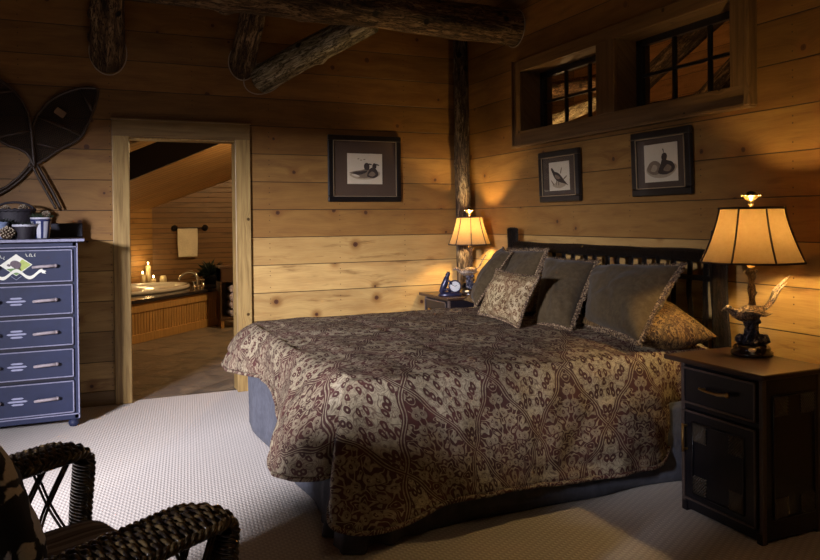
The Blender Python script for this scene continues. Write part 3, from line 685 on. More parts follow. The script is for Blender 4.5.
bp=empty('blue_pot',(-.535,5.66,TZ),0,'small pale blue pot at the left of the chest top','pot')
MB().lathe([(.04,0),(.047,.01),(.055,.08),(.060,.10),(.063,.104),(.062,.115),(.056,.115),(.050,.08),(.0,.07)],36).build('pot',M['pale_blue'],bp,smooth=True)
b=MB(); sprigs(b,(0,0,.09),.05,80,.06,9); b.build('greenery',M['plant'],bp)

# ------------------------------------------------------------------ snowshoes
def snowshoe(outl,tail,label,y,bars,card,rot_y=0):
    r=empty('snowshoe',(outl[0][0],y,outl[0][1]),0,label,'snowshoe'); r.rotation_euler=(0,0,0)
    ox,oz=outl[0]
    P=[(x-ox,0,z-oz) for x,z in outl]; C1=catmull(P,8,closed=False)
    b=MB(); b.tube(C1,.011,8); b.build('frame',M['snow_frame'],r,smooth=True)
    T=[(x-ox,.0,z-oz) for x,z in tail]
    b=MB(); b.tube(catmull(T[:4],6),.010,8); b.tube(catmull(T[4:],6),.010,8); b.build('tail',M['snow_frame'],r,smooth=True)
    b=MB(); poly=[(p.x,p.z) for p in C1]
    def spans(nx,nz,c):   # clip line nx*x+nz*z=c to the outline
        out=[]; k=len(poly)
        for i in range(k):
            a=poly[i]; d=poly[(i+1)%k]; fa=nx*a[0]+nz*a[1]-c; fd=nx*d[0]+nz*d[1]-c
            if fa*fd<0: t=fa/(fa-fd); out.append((a[0]+(d[0]-a[0])*t,a[1]+(d[1]-a[1])*t))
        out.sort(key=lambda p:p[0]*(-nz)+p[1]*nx); return out
    for ang in (0,60,120):
        nx,nz=math.cos(R(ang+12)),math.sin(R(ang+12)); c=-1.2
        while c<1.2:
            s=spans(nx,nz,c)
            for i in range(0,len(s)-1,2): b.tube([(s[i][0],.001*ang/60,s[i][1]),(s[i+1][0],.001*ang/60,s[i+1][1])],.0022,4)
            c+=.0125
    b.build('rawhide_webbing',M['web'],r)
    for (x1,z1),(x2,z2) in bars:
        MB().tube([(x1-ox,0,z1-oz),(x2-ox,0,z2-oz)],.010,8).build('crossbar',M['snow_frame'],r,smooth=True)
    if card:
        (cx,cz_),(cw,chh),a=card; Mx=Matrix.Translation((cx-ox,-.014,cz_-oz))@Matrix.Rotation(a,4,'Y')
        b=MB(); b.cbox((0,0,0),(cw,.004,chh),M=Mx); b.build('toe_binding',M['label_card'],r)
    return r
# outlines in wall coordinates (x, z)
snowshoe([(-.375,1.80),(-.33,1.90),(-.33,2.02),(-.34,2.10),(-.29,2.21),(-.20,2.31),(-.05,2.385),(.05,2.40),(.092,2.385),(.085,2.30),(.04,2.17),(-.03,2.02),(-.17,1.93),(-.30,1.83),(-.375,1.80)],
         [(-.375,1.80),(-.44,1.72),(-.52,1.65),(-.60,1.61),(-.34,1.81),(-.42,1.71),(-.50,1.64),(-.585,1.585)],
         'dark snowshoe leaning right, its rounded toe nearest the doorway',YB-.026,[((-.31,2.17),(-.02,2.04)),((-.02,2.385),(.06,2.22)),((-.33,1.97),(-.16,1.935))],((-.16,2.20),(.075,.05),R(35)))
snowshoe([(-.335,1.80),(-.37,1.88),(-.42,1.92),(-.52,1.96),(-.62,2.04),(-.72,2.18),(-.76,2.33),(-.74,2.45),(-.68,2.47),(-.56,2.42),(-.46,2.34),(-.385,2.22),(-.355,2.10),(-.345,1.98),(-.335,1.80)],
         [(-.345,1.80),(-.30,1.70),(-.25,1.60),(-.195,1.49),(-.315,1.81),(-.265,1.71),(-.215,1.61),(-.165,1.495)],
         'dark snowshoe leaning left, crossed behind the other above the chest',YB-.055,[((-.58,2.0),(-.35,2.06)),((-.74,2.30),(-.46,2.34))],None)

# ------------------------------------------------------------------ nightstands
def nightstand(name,loc,label):
    r=empty(name,loc,0,label,'nightstand')
    b=MB(); b.box((0,0,.695),(.425,.575,.72)); b.build('top',M['ns_top'],r,bevel=.008,seg=3)
    b=MB(); b.box((.055,.045,.012),(.40,.53,.695)); b.build('body',M['ns_black'],r,bevel=.003)
    for x,y in((.045,.04),(.045,.512),(.384,.04),(.384,.512)): MB().box((x,y,0),(x+.023,y+.023,.695)).build('corner_post',M['ns_edge'],r,bevel=.004)
    MB().box((.05,.045,.01),(.07,.53,.06)).build('plinth_rail',M['ns_black'],r,bevel=.003); MB().box((.05,.045,.485),(.066,.53,.505)).build('drawer_rail',M['ns_black'],r,bevel=.003)
    def front(nm,y0,y1,z0,z1):
        b=MB(); b.box((.036,y0,z0),(.056,y1,z1)); d=b.build(nm,M['ns_black'],r,bevel=.003)
        b=MB(); g=.010
        for (a,c,e,f) in((y0,y1,z0,z0+g),(y0,y1,z1-g,z1),(y0,y0+g,z0,z1),(y1-g,y1,z0,z1)): b.box((.029,a,e),(.037,c,f))
        b.build('edge_moulding',M['ns_edge'],d,bevel=.002); return d
    d=front('drawer',.068,.508,.512,.682)
    b=MB(); b.tube(catmull([(.008,.375,.602),(.004,.33,.598),(.002,.26,.598),(.006,.205,.605)],5),[.006]*10+[.008]*6,8); b.tube([(.03,.36,.6),(.006,.36,.6)],.006,8); b.tube([(.03,.215,.603),(.004,.215,.603)],.006,8); b.ball((.006,.200,.605),.013,10)
    b.build('handle',M['brass'],d,smooth=True)['label']='brass bar handle'
    d=front('door',.068,.508,.062,.482)
    b=MB(); b.tube([(.004,.478,.29),(.002,.478,.35),(.004,.478,.42)],.008,8,flat=.6); b.tube([(.03,.478,.30),(.004,.478,.30)],.006,8); b.tube([(.03,.478,.41),(.004,.478,.41)],.006,8); b.build('pull',M['brass'],d,smooth=True)['label']='upright brass pull'
    def twigs(parent,plane,fixed,a0,a1,z0,z1):
        b=MB(); 
        def pt(a,z,off=.004): return (fixed-off,a,z) if plane=='x' else (a,fixed-off,z)
        for (p,q) in (((a0,z0),(a1,z0)),((a0,z1),(a1,z1)),((a0,z0),(a0,z1)),((a1,z0),(a1,z1))): b.tube([pt(*p),pt(*q)],.005,6,0)
        s=.085
        for (ca,cz0,sg) in ((a0,z0,1),(a1-s,z0,-1),(a0,z1-s,-1),(a1-s,z1-s,1)):
            for k in range(-5,6):
                o_=k*s/6; pts=[]
                u0=max(0,o_);u1=min(s,s+o_)
                p=(u0,u0-o_);q=(u1,u1-o_)
                if abs(u1-u0)<.012: continue
                f=lambda t:(ca+(t[0] if sg>0 else s-t[0]),cz0+t[1])
                b.tube([pt(*f(p)),pt(*f(q))],.0042,5,1)
        b.build('twig_inlay',[M['ns_black'],M['bronze_twig']],parent,smooth=True)
    twigs(d,'x',.037,.135,.445,.10,.43)
    twigs(r,'y',.046,.11,.36,.10,.62)
    for x,y in((.06,.06),(.06,.515),(.39,.06),(.39,.515)): MB().box((x-.015,y-.015,0),(x+.015,y+.015,.045)).build('foot',M['ns_black'],r)
    for ch_ in r.children:
        if not ch_.name.startswith('top'): ch_.scale=(1,.93,1); ch_.location=(-.028,-.020,0)
    return r
n1=nightstand('nightstand',(2.557,2.185,0),'black nightstand with brown top in the right foreground beside the bed')
n2=copy_tree(n1); n2.location=(2.74,5.447,0); n2.scale=(1,1,1.014); n2['label']='dark nightstand in the far corner, mostly hidden behind the bed'

# ------------------------------------------------------------------ lamps
def lamp(loc,rz,rb,rt,zb,zt,label,power):
    r=empty('table_lamp',loc,rz,label,'table lamp')
    b=MB(); b.lathe([(.088,0),(.094,.006),(.093,.018),(.082,.026),(.084,.034),(.078,.046),(.066,.052),(.0,.054)],40); bs=b.build('base',M['darkwood'],r,smooth=True)
    b=MB(); b.lathe([(0,0),(.016,0),(.018,.002),(.016,.004),(0,.005)],20,sy=.5,M=Matrix.Translation((-.035,-.078,.036))@Matrix.Rotation(R(75),4,'X')@Matrix.Rotation(R(-15),4,'Y')); b.build('name_plate',M['ivory'],bs,smooth=True)['label']='small ivory oval plate'
    rnd=random.Random(4); b=MB()
    for i in range(26):
        a=rnd.uniform(0,2*PI); q=rnd.uniform(0,.05); z=.055+rnd.uniform(0,.03); b.ball((q*math.cos(a)*1.2,q*math.sin(a),z),rnd.uniform(.014,.026),8,jit=.5,seed=i)
    for i in range(16):
        z=.085+i*.006; a=i*1.9; b.ball((.02*math.cos(a)+.004*math.sin(i),.016*math.sin(a),z),rnd.uniform(.015,.024),8,jit=.6,seed=i+40)
    for k in range(9):
        a=k*2.4; b.tube(catmull([(.045*math.cos(a),.04*math.sin(a),.055),(.03*math.cos(a+.5),.03*math.sin(a+.5),.10),(.02*math.cos(a+1.2),.018*math.sin(a+1.2),.15),(.03*math.cos(a+1.6),.02*math.sin(a+1.6),.175)],4),.006,6)
    b.build('rock_sculpture',M['bronze'],r,smooth=True)
    b=MB(); P=catmull([(.006,.012,.12),(.010,.014,.22),(.006,.014,.33),(.008,.008,.395)],6); b.tube(P,[.017+.003*math.sin(i*1.3) for i in range(len(P))],12)
    b.tube([(.008,.012,.36),(-.012,.012,.385),(-.028,.01,.398)],[.009,.008,.007],8); b.tube([(.006,.012,.27),(.03,.012,.30)],[.009,.006],8)
    b.lathe([(.024,.392),(.027,.40),(.024,.408),(.016,.41)],16,(.006,.008,0)); b.build('stem',M['pole'],r,smooth=True)
    b=MB(); b.lathe([(.014,.405),(.018,.41),(.018,.425),(.012,.43),(.016,.44),(.016,.48),(.010,.485)],20,(.0,.0,0)); b.build('socket',M['gold'],r,smooth=True)
    # pheasant
    b=MB(); P=catmull([(-.150,-.012,.214),(-.132,-.012,.222),(-.116,-.012,.226),(-.100,-.012,.214),(-.078,-.012,.200),(-.050,-.012,.196),(-.015,-.012,.202),(.02,-.012,.208),(.05,-.012,.222)],5)
    rr=[]; key=[.002,.009,.016,.015,.024,.036,.040,.032,.016]
    for i in range(len(P)):
        t=i/5; k=min(int(t),7); f=t-k; rr.append(key[k]*(1-f)+key[k+1]*f)
    b.tube(P,rr,14)
    bird=b.build('pheasant',M['bird'],r,smooth=True)
    b=MB()
    for i in range(7):
        dy=(i-3)*.006; e=(.178-.012*abs(i-3),-.012+dy*1.6,.385-.016*abs(i-3)-.006*(i%2)); m=(.095,-.012+dy*1.2,.278-.003*abs(i-3)); p=(.04,-.012+dy,.215)
        P=catmull([p,((p[0]+m[0])/2+.004,p[1],(p[2]+m[2])/2-.006),m,((m[0]+e[0])/2-.004,e[1],(m[2]+e[2])/2+.008),e],4)
        b.tube(P,[.013*(1-.75*(k/(len(P)-1))**1.5) for k in range(len(P))],6,flat=.4)
    b.build('tail',M['bird'],bird,smooth=True)
    b=MB()
    for s in(-1,1):
        for k in range(6):
            p0=V((-.055+.012*k,-.012+s*.034,.212-.004*k)); b.tube([p0,p0+V((.035,s*.006,.0)),p0+V((.075,-s*.006,.010))],[.012,.010,.002],6,flat=.4)
    b.build('wing',M['bird'],bird,smooth=True)
    b=MB()
    for s in(-1,1): b.tube([(-.03,-.012+s*.016,.175),(-.034,-.012+s*.018,.155),(-.028,-.012+s*.016,.14)],.005,6)
    b.build('legs',M['bronze'],bird,smooth=True)
    # shade
    def sf(u,v):
        rr=rt+(rb-rt)*(u**1.35); a=2*PI*v; k=(v*8)%1; oc=math.cos(PI/8)/math.cos((k-.5)*PI/4); rr*=.35+.65*oc/ math.cos(PI/8)*1.0 if False else (.4+.6*oc)
        return (rr*math.cos(a),rr*math.sin(a),zt+(zb-zt)*u)
    b=MB(); b.grid(sf,16,64,cv=True); sh=b.build('lamp_shade',M['shade'],r,smooth=True)
    b=MB()
    for k in range(8):
        b.tube([V(sf(u/12,k/8))*1.0+V((math.cos(2*PI*k/8),math.sin(2*PI*k/8),0))*.0015 for u in range(13)],.0042,6)
    for u,q in((0,.0062),(1,.0052)): b.tube([sf(u,j/64) for j in range(64)],q,6,closed=True)
    b.build('shade_braid',M['shade_trim'],sh,smooth=True)
    b=MB(); zc=zt-.006
    for k in range(3):
        a=2*PI*k/3+.4; b.tube([(0,0,zc),(rt*.92*math.cos(a),rt*.92*math.sin(a),zc+.002)],.0016,5)
    for s in(-1,1): b.tube(catmull([(0,0,.48),(s*.035,0,.53),(s*.038,0,.6),(0,0,zc)],5),.0016,5)
    b.build('harp',M['brass'],r,smooth=True)
    MB().ball((0,0,.505),.026,12,sc=(1,1,1.2)).build('bulb',M['bulb'],r,smooth=True)
    b=MB(); b.lathe([(.006,zc),(.006,zt+.012),(.014,zt+.018),(.016,zt+.024),(.010,zt+.028),(.014,zt+.034),(.026,zt+.046),(.038,zt+.058),(.044,zt+.062),(.036,zt+.062),(.022,zt+.054),(0,zt+.05)],24)
    for k in range(12): a=2*PI*k/12; b.ball((.041*math.cos(a),.041*math.sin(a),zt+.062),.005,6)
    f=b.build('finial',M['gold'],r,smooth=True)
    MB().ball((0,0,zt+.062),.026,16,sc=(1,1,.8)).build('finial_ball',M['darkwood'],f,smooth=True)
    l=bpy.data.lights.new('lamp bulb light','POINT'); l.energy=power; l.color=(1,.68,.28); l.shadow_soft_size=.028
    lo=bpy.data.objects.new('bulb_light',l); C.objects.link(lo); lo.location=(0,0,.575); lo.parent=r
    return r
import sys
LAMP_N,LAMP_F=17,25
lamp((2.90,2.54,.7205),R(-23.85),.238,.150,.445,.700,'large lit pheasant lamp on the near nightstand at right',LAMP_N)
lamp((3.045,5.61,.7305),R(-23.85),.183,.112,.435,.672,'smaller lit lamp with bird base on the far nightstand in the corner',LAMP_F)

# clock
ck=empty('desk_clock',(2.845,5.60,.7305),R(-20),'small dark blue figure clock with white dial on the far nightstand','clock')
b=MB(); b.lathe([(.098,0),(.104,.008),(.095,.018),(.088,.03),(.06,.036),(0,.038)],36,sy=.5)
b.build('base',M['clock_blue'],ck,smooth=True)
b=MB(); P=catmull([(-.075,.01,.03),(-.06,.005,.07),(-.04,.0,.12),(-.025,.0,.165),(-.018,0,.19)],5); b.tube(P,[.022,.022,.023,.025,.026,.027,.028,.028,.028,.026,.026,.025,.024,.022,.02,.018,.018,.019,.02,.016,.008],10)
b.ball((-.014,-.002,.19),.017,10,jit=.3); b.tube([(-.03,-.02,.14),(.0,-.03,.12),(.01,-.03,.10)],[.010,.009,.007],8); b.tube([(-.055,-.01,.05),(-.02,-.03,.06),(.0,-.02,.03)],[.014,.012,.01],8)
b.ball((-.024,0,.205),.006,6); b.ball((-.006,0,.206),.006,6)
b.build('figure',M['clock_blue'],ck,smooth=True)
Mx=Matrix.Translation((.038,-.018,.082))@Matrix.Rotation(R(88),4,'X')
MB().lathe([(0,-.02),(.048,-.02),(.055,-.01),(.055,.008),(.048,.014),(.043,.010)],36,M=Mx).build('case',M['clock_blue'],ck,smooth=True)
d=MB().lathe([(0,.0112),(.043,.0112)],32,M=Mx).build('dial',M['dial'],ck)
b=MB()
for a,l in((R(60),.020),(R(-60),.030)): b.tube([(0,0,.0125),(l*math.sin(a),l*math.cos(a),.0125)],.0018,5,M=Mx)
for k in range(12): a=k*PI/6; b.tube([(.034*math.sin(a),.034*math.cos(a),.0125),(.039*math.sin(a),.039*math.cos(a),.0125)],.0012,4,M=Mx)
b.build('hands',M['black'],d)
b=MB(); b.cbox((.04,0,.033),(.08,.04,.02)); b.build('support',M['clock_blue'],ck,bevel=.005)

# ------------------------------------------------------------------ bed
bed=empty('bed',(2.08,4.02,0),0,'large bed with dark log headboard and slate grey skirt against the right wall','bed')
def B(x,y,z=0): return (x-2.08,y-4.02,z)
b=MB(); b.box(B(1.10,3.0,.40),B(3.08,5.03,.655)); b.build('mattress',M['mattress'],bed,bevel=.05,seg=4)
b=MB(); b.box(B(1.12,3.02,.17),B(3.08,5.01,.398)); b.build('box_spring',M['lining'],bed,bevel=.02)
for x,y in((1.2,3.1),(1.2,4.93),(2.95,3.1),(2.95,4.93)): MB().tube([B(x,y,0),B(x,y,.17)],.03,10).build('leg',M['black'],bed)
# skirt
path=[(3.02,2.94),(1.03,2.94),(1.00,2.97),(1.00,5.05),(1.02,5.075),(3.02,5.075)]
pp=[];  # dense
for i in range(len(path)-1):
    a=V((*path[i],0)); c=V((*path[i+1],0)); n=max(1,int((c-a).length/.012))
    for k in range(n): pp.append(a.lerp(c,k/n))
pp.append(V((*path[-1],0)))
def skf(u,v):
    i=u*(len(pp)-1); k=min(int(i),len(pp)-2); p=pp[k].lerp(pp[k+1],i-k); t=(pp[k+1]-pp[k]).normalized(); nrm=V((t.y,-t.x,0))
    s=i*.012; fl=(1-v); w_=.010*math.sin(s*9+1.3*math.sin(s*2.7))+.012*noise.noise(V((s*3,0,0)))
    # flare and deep pleats near the visible foot corner
    dn=(p-V((1.01,2.95,0))).length; cor=math.exp(-(dn/.22)**2)
    w_+=cor*(.045*math.sin(s*42)+.07); w_=w_*fl
    q=p-nrm*w_*1.0 if False else p+nrm*(-w_)
    return (q.x-2.08,q.y-4.02,.006+.41*v)
b=MB(); b.grid(skf,len(pp)*2,10); sk=b.build('bed_skirt',M['skirt'],bed,smooth=True)
md=sk.modifiers.new('s','SOLIDIFY'); md.thickness=.004
# headboard
def twig(b,p,q,r,seed,n=10,mi=0,wob=.25):
    p=V(p);q=V(q); L=(q-p).length; pts=[]; rr=[]
    for i in range(n+1):
        t=i/n; c=p.lerp(q,t); c+=V((noise.noise(V((t*3,seed,0))),noise.noise(V((t*3,seed,5))),0))*r*wob*2
        pts.append(c); rr.append(r*(1+.22*noise.noise(V((t*7,seed*2.1,9)))))
    b.tube(pts,rr,12,mi)
b=MB(); twig(b,B(3.15,5.08,0),B(3.15,5.08,1.30),.046,1,16,wob=.1); b.ball(B(3.15,5.08,1.30),.046,12,sc=(1,1,.35)); hb=b.build('headboard',M['black_log'],bed,smooth=True)
b=MB(); twig(b,B(3.15,2.965,0),B(3.15,2.965,1.30),.048,2,16,wob=.1); b.ball(B(3.15,2.965,1.30),.048,12,sc=(1,1,.35)); b.build('post',M['black_log'],hb,smooth=True)
for z,rr,nm in((1.165,.036,'top_rail'),(1.04,.016,'middle_rail'),(.50,.03,'bottom_rail')):
    b=MB(); twig(b,B(3.15,2.97,z),B(3.15,5.08,z),rr,z*10,40,wob=.5); b.build(nm,M['black_log'],hb,smooth=True)
for i in range(17):
    y=3.07+i*(1.93/16); b=MB(); twig(b,B(3.15,y,.50),B(3.15,y,1.165),.0155,i+30,12,wob=.9); b.build('spindle',M['black_log'],hb,smooth=True)

# ------------------------------------------------------------------ comforter
EH=[ # (edge x,y,z) (hem x,y,z)
 ((3.08,3.00,.675),(3.06,2.965,.32)),((2.85,2.975,.68),(2.85,2.955,.28)),((2.70,2.965,.685),(2.70,2.90,.14)),
 ((2.45,2.965,.69),(2.45,2.845,.135)),((2.2,2.965,.69),(2.2,2.835,.135)),((1.95,2.965,.69),(1.95,2.83,.15)),((1.66,2.965,.69),(1.66,2.83,.172)),
 ((1.42,2.965,.69),(1.42,2.825,.155)),((1.25,2.97,.69),(1.22,2.815,.115)),((1.15,2.985,.69),(1.04,2.80,.115)),
 ((1.085,3.01,.688),(.90,2.785,.145)),((1.06,3.05,.686),(.845,2.82,.19)),((1.05,3.10,.686),(.90,3.0,.26)),((1.045,3.20,.688),(.87,3.13,.235)),
 ((1.045,3.42,.69),(.80,3.46,.165)),((1.045,3.62,.69),(.795,3.66,.15)),((1.045,3.85,.69),(.90,3.82,.29)),((1.045,4.1,.69),(.925,4.10,.39)),
 ((1.045,4.35,.69),(.92,4.37,.43)),((1.045,4.65,.69),(.85,4.68,.425)),((1.045,4.88,.69),(.775,4.92,.415)),
 ((1.06,5.01,.688),(.775,5.06,.43)),((1.11,5.06,.688),(.90,5.22,.42)),((1.25,5.075,.69),(1.25,5.26,.35)),((1.6,5.08,.69),(1.6,5.24,.24)),((2.2,5.08,.69),(2.2,5.22,.18)),((2.6,5.08,.69),(2.55,5.16,.25)),((3.08,5.07,.68),(3.06,5.1,.45))]
EH=[(e,(h[0]+(.035 if h[0]<1.0 else 0)+(.03 if h[1]>4.8 and h[0]<1 else 0),h[1],h[2])) for e,h in EH]
Es=catmull([e for e,h in EH],10); Hs=catmull([h for e,h in EH],10)
cum=[0]
for i in range(1,len(Es)): cum.append(cum[-1]+(Es[i]-Es[i-1]).length)
NB=34; NTp=46
b=MB(); uvs=[]; NP=len(Es); rowsv=[]
def nz(x,y,z,s): return noise.noise(V((x*s,y*s,z*s)))
for i in range(NP):
    E_,H_=Es[i],Hs[i]
    out=V((H_.x-E_.x,H_.y-E_.y,0)); 
    Sx=min(3.08,max(E_.x,1.95)); S_=V((Sx,4.02,.735))
    out2=(V((E_.x,E_.y,0))-V((S_.x,S_.y,0))).normalized()
    s=cum[i]; row=[]
    for j in range(NTp):                       # top, from the spine outward
        t=j/(NTp-1); p=S_.lerp(E_,t); p.z=S_.z+(E_.z-S_.z)*t**4
        q=p.copy()
        puff=.013*nz(p.x,p.y,0,2.6)+.009*nz(p.x+3,p.y,0,7)+.004*nz(p.x+9,p.y,0,18)
        # soft quilting channels
        d1=abs(((p.x*1.0)/.46)%1-.5)*.46; d2=abs((p.y/.42)%1-.5)*.42
        puff-=.010*math.exp(-(d1/.016)**2)*.6+.008*math.exp(-(d2/.016)**2)*.5
        q.z+=puff; row.append((q,(p.x,p.y)))
    up=V((0,0,1)); hd=V((H_.x-E_.x,H_.y-E_.y,0)); od=(hd.normalized()*.5+out2*.5).normalized() if hd.length>.01 else out2
    L=(H_-E_).length; P1=E_+out2*.085+V((0,0,-.002)); P2=H_+V((0,0,L*.45))+(-od*.02); prev=E_; arc=0
    for j in range(1,NB+1):
        t=j/NB; q=E_*(1-t)**3+P1*3*t*(1-t)**2+P2*3*t*t*(1-t)+H_*t**3
        arc+=(q-prev).length; prev=q.copy()
        amp=t**.7
        w1=.012*math.sin(s*11+2*math.sin(s*3.1))*amp+.028*nz(s*1.0,arc,3,3.0)*amp+.020*nz(s,arc,8,8)
        ch=.012*math.exp(-((L-arc-.055)/.010)**2)+.009*math.exp(-((arc-.30)/.012)**2)
        # corner pleats
        w1+= -.11*amp*math.exp(-((s-cum[121])/.05)**2)+.035*amp*math.exp(-((s-cum[112])/.06)**2)+.02*amp*math.exp(-((s-cum[137])/.10)**2)
        q=q+od*(w1-ch)
        row.append((q,(E_.x+out2.x*arc,E_.y+out2.y*arc)))
    rowsv.append(row)
nc=NTp+NB
vs=[r[j][0] for r in rowsv for j in range(nc)]; b.uv=[r[j][1] for r in rowsv for j in range(nc)]
b.v=[tuple(p) for p in vs]
for i in range(NP-1):
    for j in range(nc-1):
        a=i*nc+j; b.f.append((a,a+1,a+nc+1,a+nc)); b.m.append(0)
q=b.build('comforter',[M['quilt'],M['lining']],smooth=True)
tag(q,'burgundy and cream damask quilted comforter spread over the bed','comforter')
sd=q.modifiers.new('s','SOLIDIFY'); sd.thickness=.022; sd.offset=-1; sd.material_offset=1; sd.material_offset_rim=0
# piped hem
b=MB(); b.tube([r[-1][0] for r in rowsv],.011,8); b.uv=[(p[0]*1.3,p[1]*1.3+p[2]*1.3) for p in b.v]; b.build('hem_piping',M['quilt'],q,smooth=True)

# ------------------------------------------------------------------ pillows
def pillow(name,c,w,h,T,eul,mat,label,trim=None,tr=.009,sag=.0,seed=1,group=None,pinch=.07,quad=None):
    r=empty(name,c,0,label,'pillow',group); r.rotation_euler=eul
    b=MB(); N=34
    qn=((quad[2]-quad[0]).cross(quad[3]-quad[1]).normalized()*-1) if quad else V((0,1,0))
    def sf(u,v,s):
        x=2*u-1;y=2*v-1
        px=w/2*x*(1-pinch*(1-y*y)*abs(x)**3); pz=h/2*y*(1-pinch*(1-x*x)*abs(y)**3)
        th=T/2*((1-abs(x)**2.6)*(1-abs(y)**2.6))**.55
        th*=1+.25*noise.noise(V((x*1.6+seed,y*1.6,s)))+.10*noise.noise(V((x*5+seed,y*5,s)))
        pz-=sag*(1-x*x)*(.5+.5*y)
        if quad:
            uu,vv=px/w+.5,pz/h+.5; BLq,BRq,TRq,TLq=quad
            q=(BLq*(1-uu)+BRq*uu)*(1-vv)+(TLq*(1-uu)+TRq*uu)*vv
            return tuple(q-qn*(s*th))
        return (px,-s*th,pz)
    b.grid(lambda u,v:sf(u,v,1),N,N); b.grid(lambda u,v:sf(u,v,-1),N,N)
    if quad: W_=((quad[1]-quad[0]).length+(quad[2]-quad[3]).length)/2; H_=((quad[3]-quad[0]).length+(quad[2]-quad[1]).length)/2
    else: W_,H_=w,h
    b.uv=[(W_*(k//N)/(N-1)+seed*.13,H_*(k%N)/(N-1)) for k in range(N*N)]*2
    cv=b.build('cover',mat,r,smooth=True,weld=True)
    if trim:
        pts=[]; n=60
        for k in range(4):
            for i in range(n):
                t=i/n; u,v=[(t,0),(1,t),(1-t,1),(0,1-t)][k]; p=V(sf(u,v,1)); pts.append(p if quad else V((p.x,0,p.z)))
        b=MB(); m=len(pts)
        for st in range(2):
            hp=[]
            for i,p in enumerate(pts):
                a=i*(2*PI/5.0)+st*PI; rad=p.normalized(); hp.append(p+rad*math.cos(a)*tr*.7+qn*math.sin(a)*tr*.7)
            b.tube(hp,tr*.62,6,closed=True)
        rnd=random.Random(seed)
        if trim=='fringe':
            for i,p in enumerate(pts):
                rad=p.normalized()
                for k in range(4):
                    e=p+rad*rnd.uniform(.016,.040)+V((rnd.uniform(-.008,.008),rnd.uniform(-.012,.012),rnd.uniform(-.008,.008))); b.tube([p,e],[.0035,.002],4)
        b.build('braid_trim',M['fringe'],r,smooth=True)
    return r
def qpillow(name,BL,BR,TR,TL,T,mat,label,trim=None,tr=.009,seed=1,pinch=.07):
    """a pillow stretched over four corners, seen from its face: bottom left, bottom right, top right, top left"""
    BL,BR,TR,TL=map(V,(BL,BR,TR,TL)); c=(BL+BR+TR+TL)/4
    r=pillow(name,c,1,1,T,(0,0,0),mat,label,trim,tr,0,seed,pinch=pinch,quad=[p-c for p in (BL,BR,TR,TL)]); return r
qpillow('sham_pillow',(2.70,3.60,.76),(2.62,2.94,.76),(3.01,2.85,.755),(3.06,3.66,.93),.26,M['sham'],'gold brown damask pillow lying against the headboard nearest the near lamp',seed=3,pinch=.0)
qpillow('sham_pillow',(2.66,5.02,.76),(2.66,4.10,.76),(3.07,4.10,.93),(3.07,5.0,.93),.18,M['sham'],'gold brown damask pillow hidden behind the square pillows',seed=13)
qpillow('square_pillow',(2.72,3.58,.755),(2.56,2.93,.745),(2.98,3.07,1.115),(2.98,3.83,1.07),.24,M['brown_velvet'],'widest olive brown fringed pillow, nearest the near nightstand','fringe',seed=5)
qpillow('square_pillow',(2.50,3.78,.735),(2.56,3.51,.735),(2.93,3.74,1.10),(2.80,4.11,1.12),.20,M['brown_velvet'],'middle olive brown fringed pillow standing behind the small patterned one','fringe',seed=6)
qpillow('square_pillow',(2.82,4.88,.80),(2.78,4.30,.80),(3.02,4.42,1.15),(3.03,4.95,1.14),.14,M['brown_velvet'],'olive brown fringed pillow leaning behind the small patterned pillow at the headboard','fringe',seed=7)
qpillow('square_pillow',(2.70,4.96,.76),(2.57,4.66,.75),(2.92,4.72,1.13),(2.98,4.95,1.16),.15,M['brown_velvet'],'olive brown pillow seen nearly edge on, closest to the far lamp','braid',seed=8)
qpillow('small_pillow',(2.25,4.04,.79),(2.31,3.67,.745),(2.45,3.65,1.04),(2.41,4.08,1.06),.14,M['small_damask'],'small cream and rust patterned pillow in front of the others','braid',tr=.010,seed=9,pinch=.10)

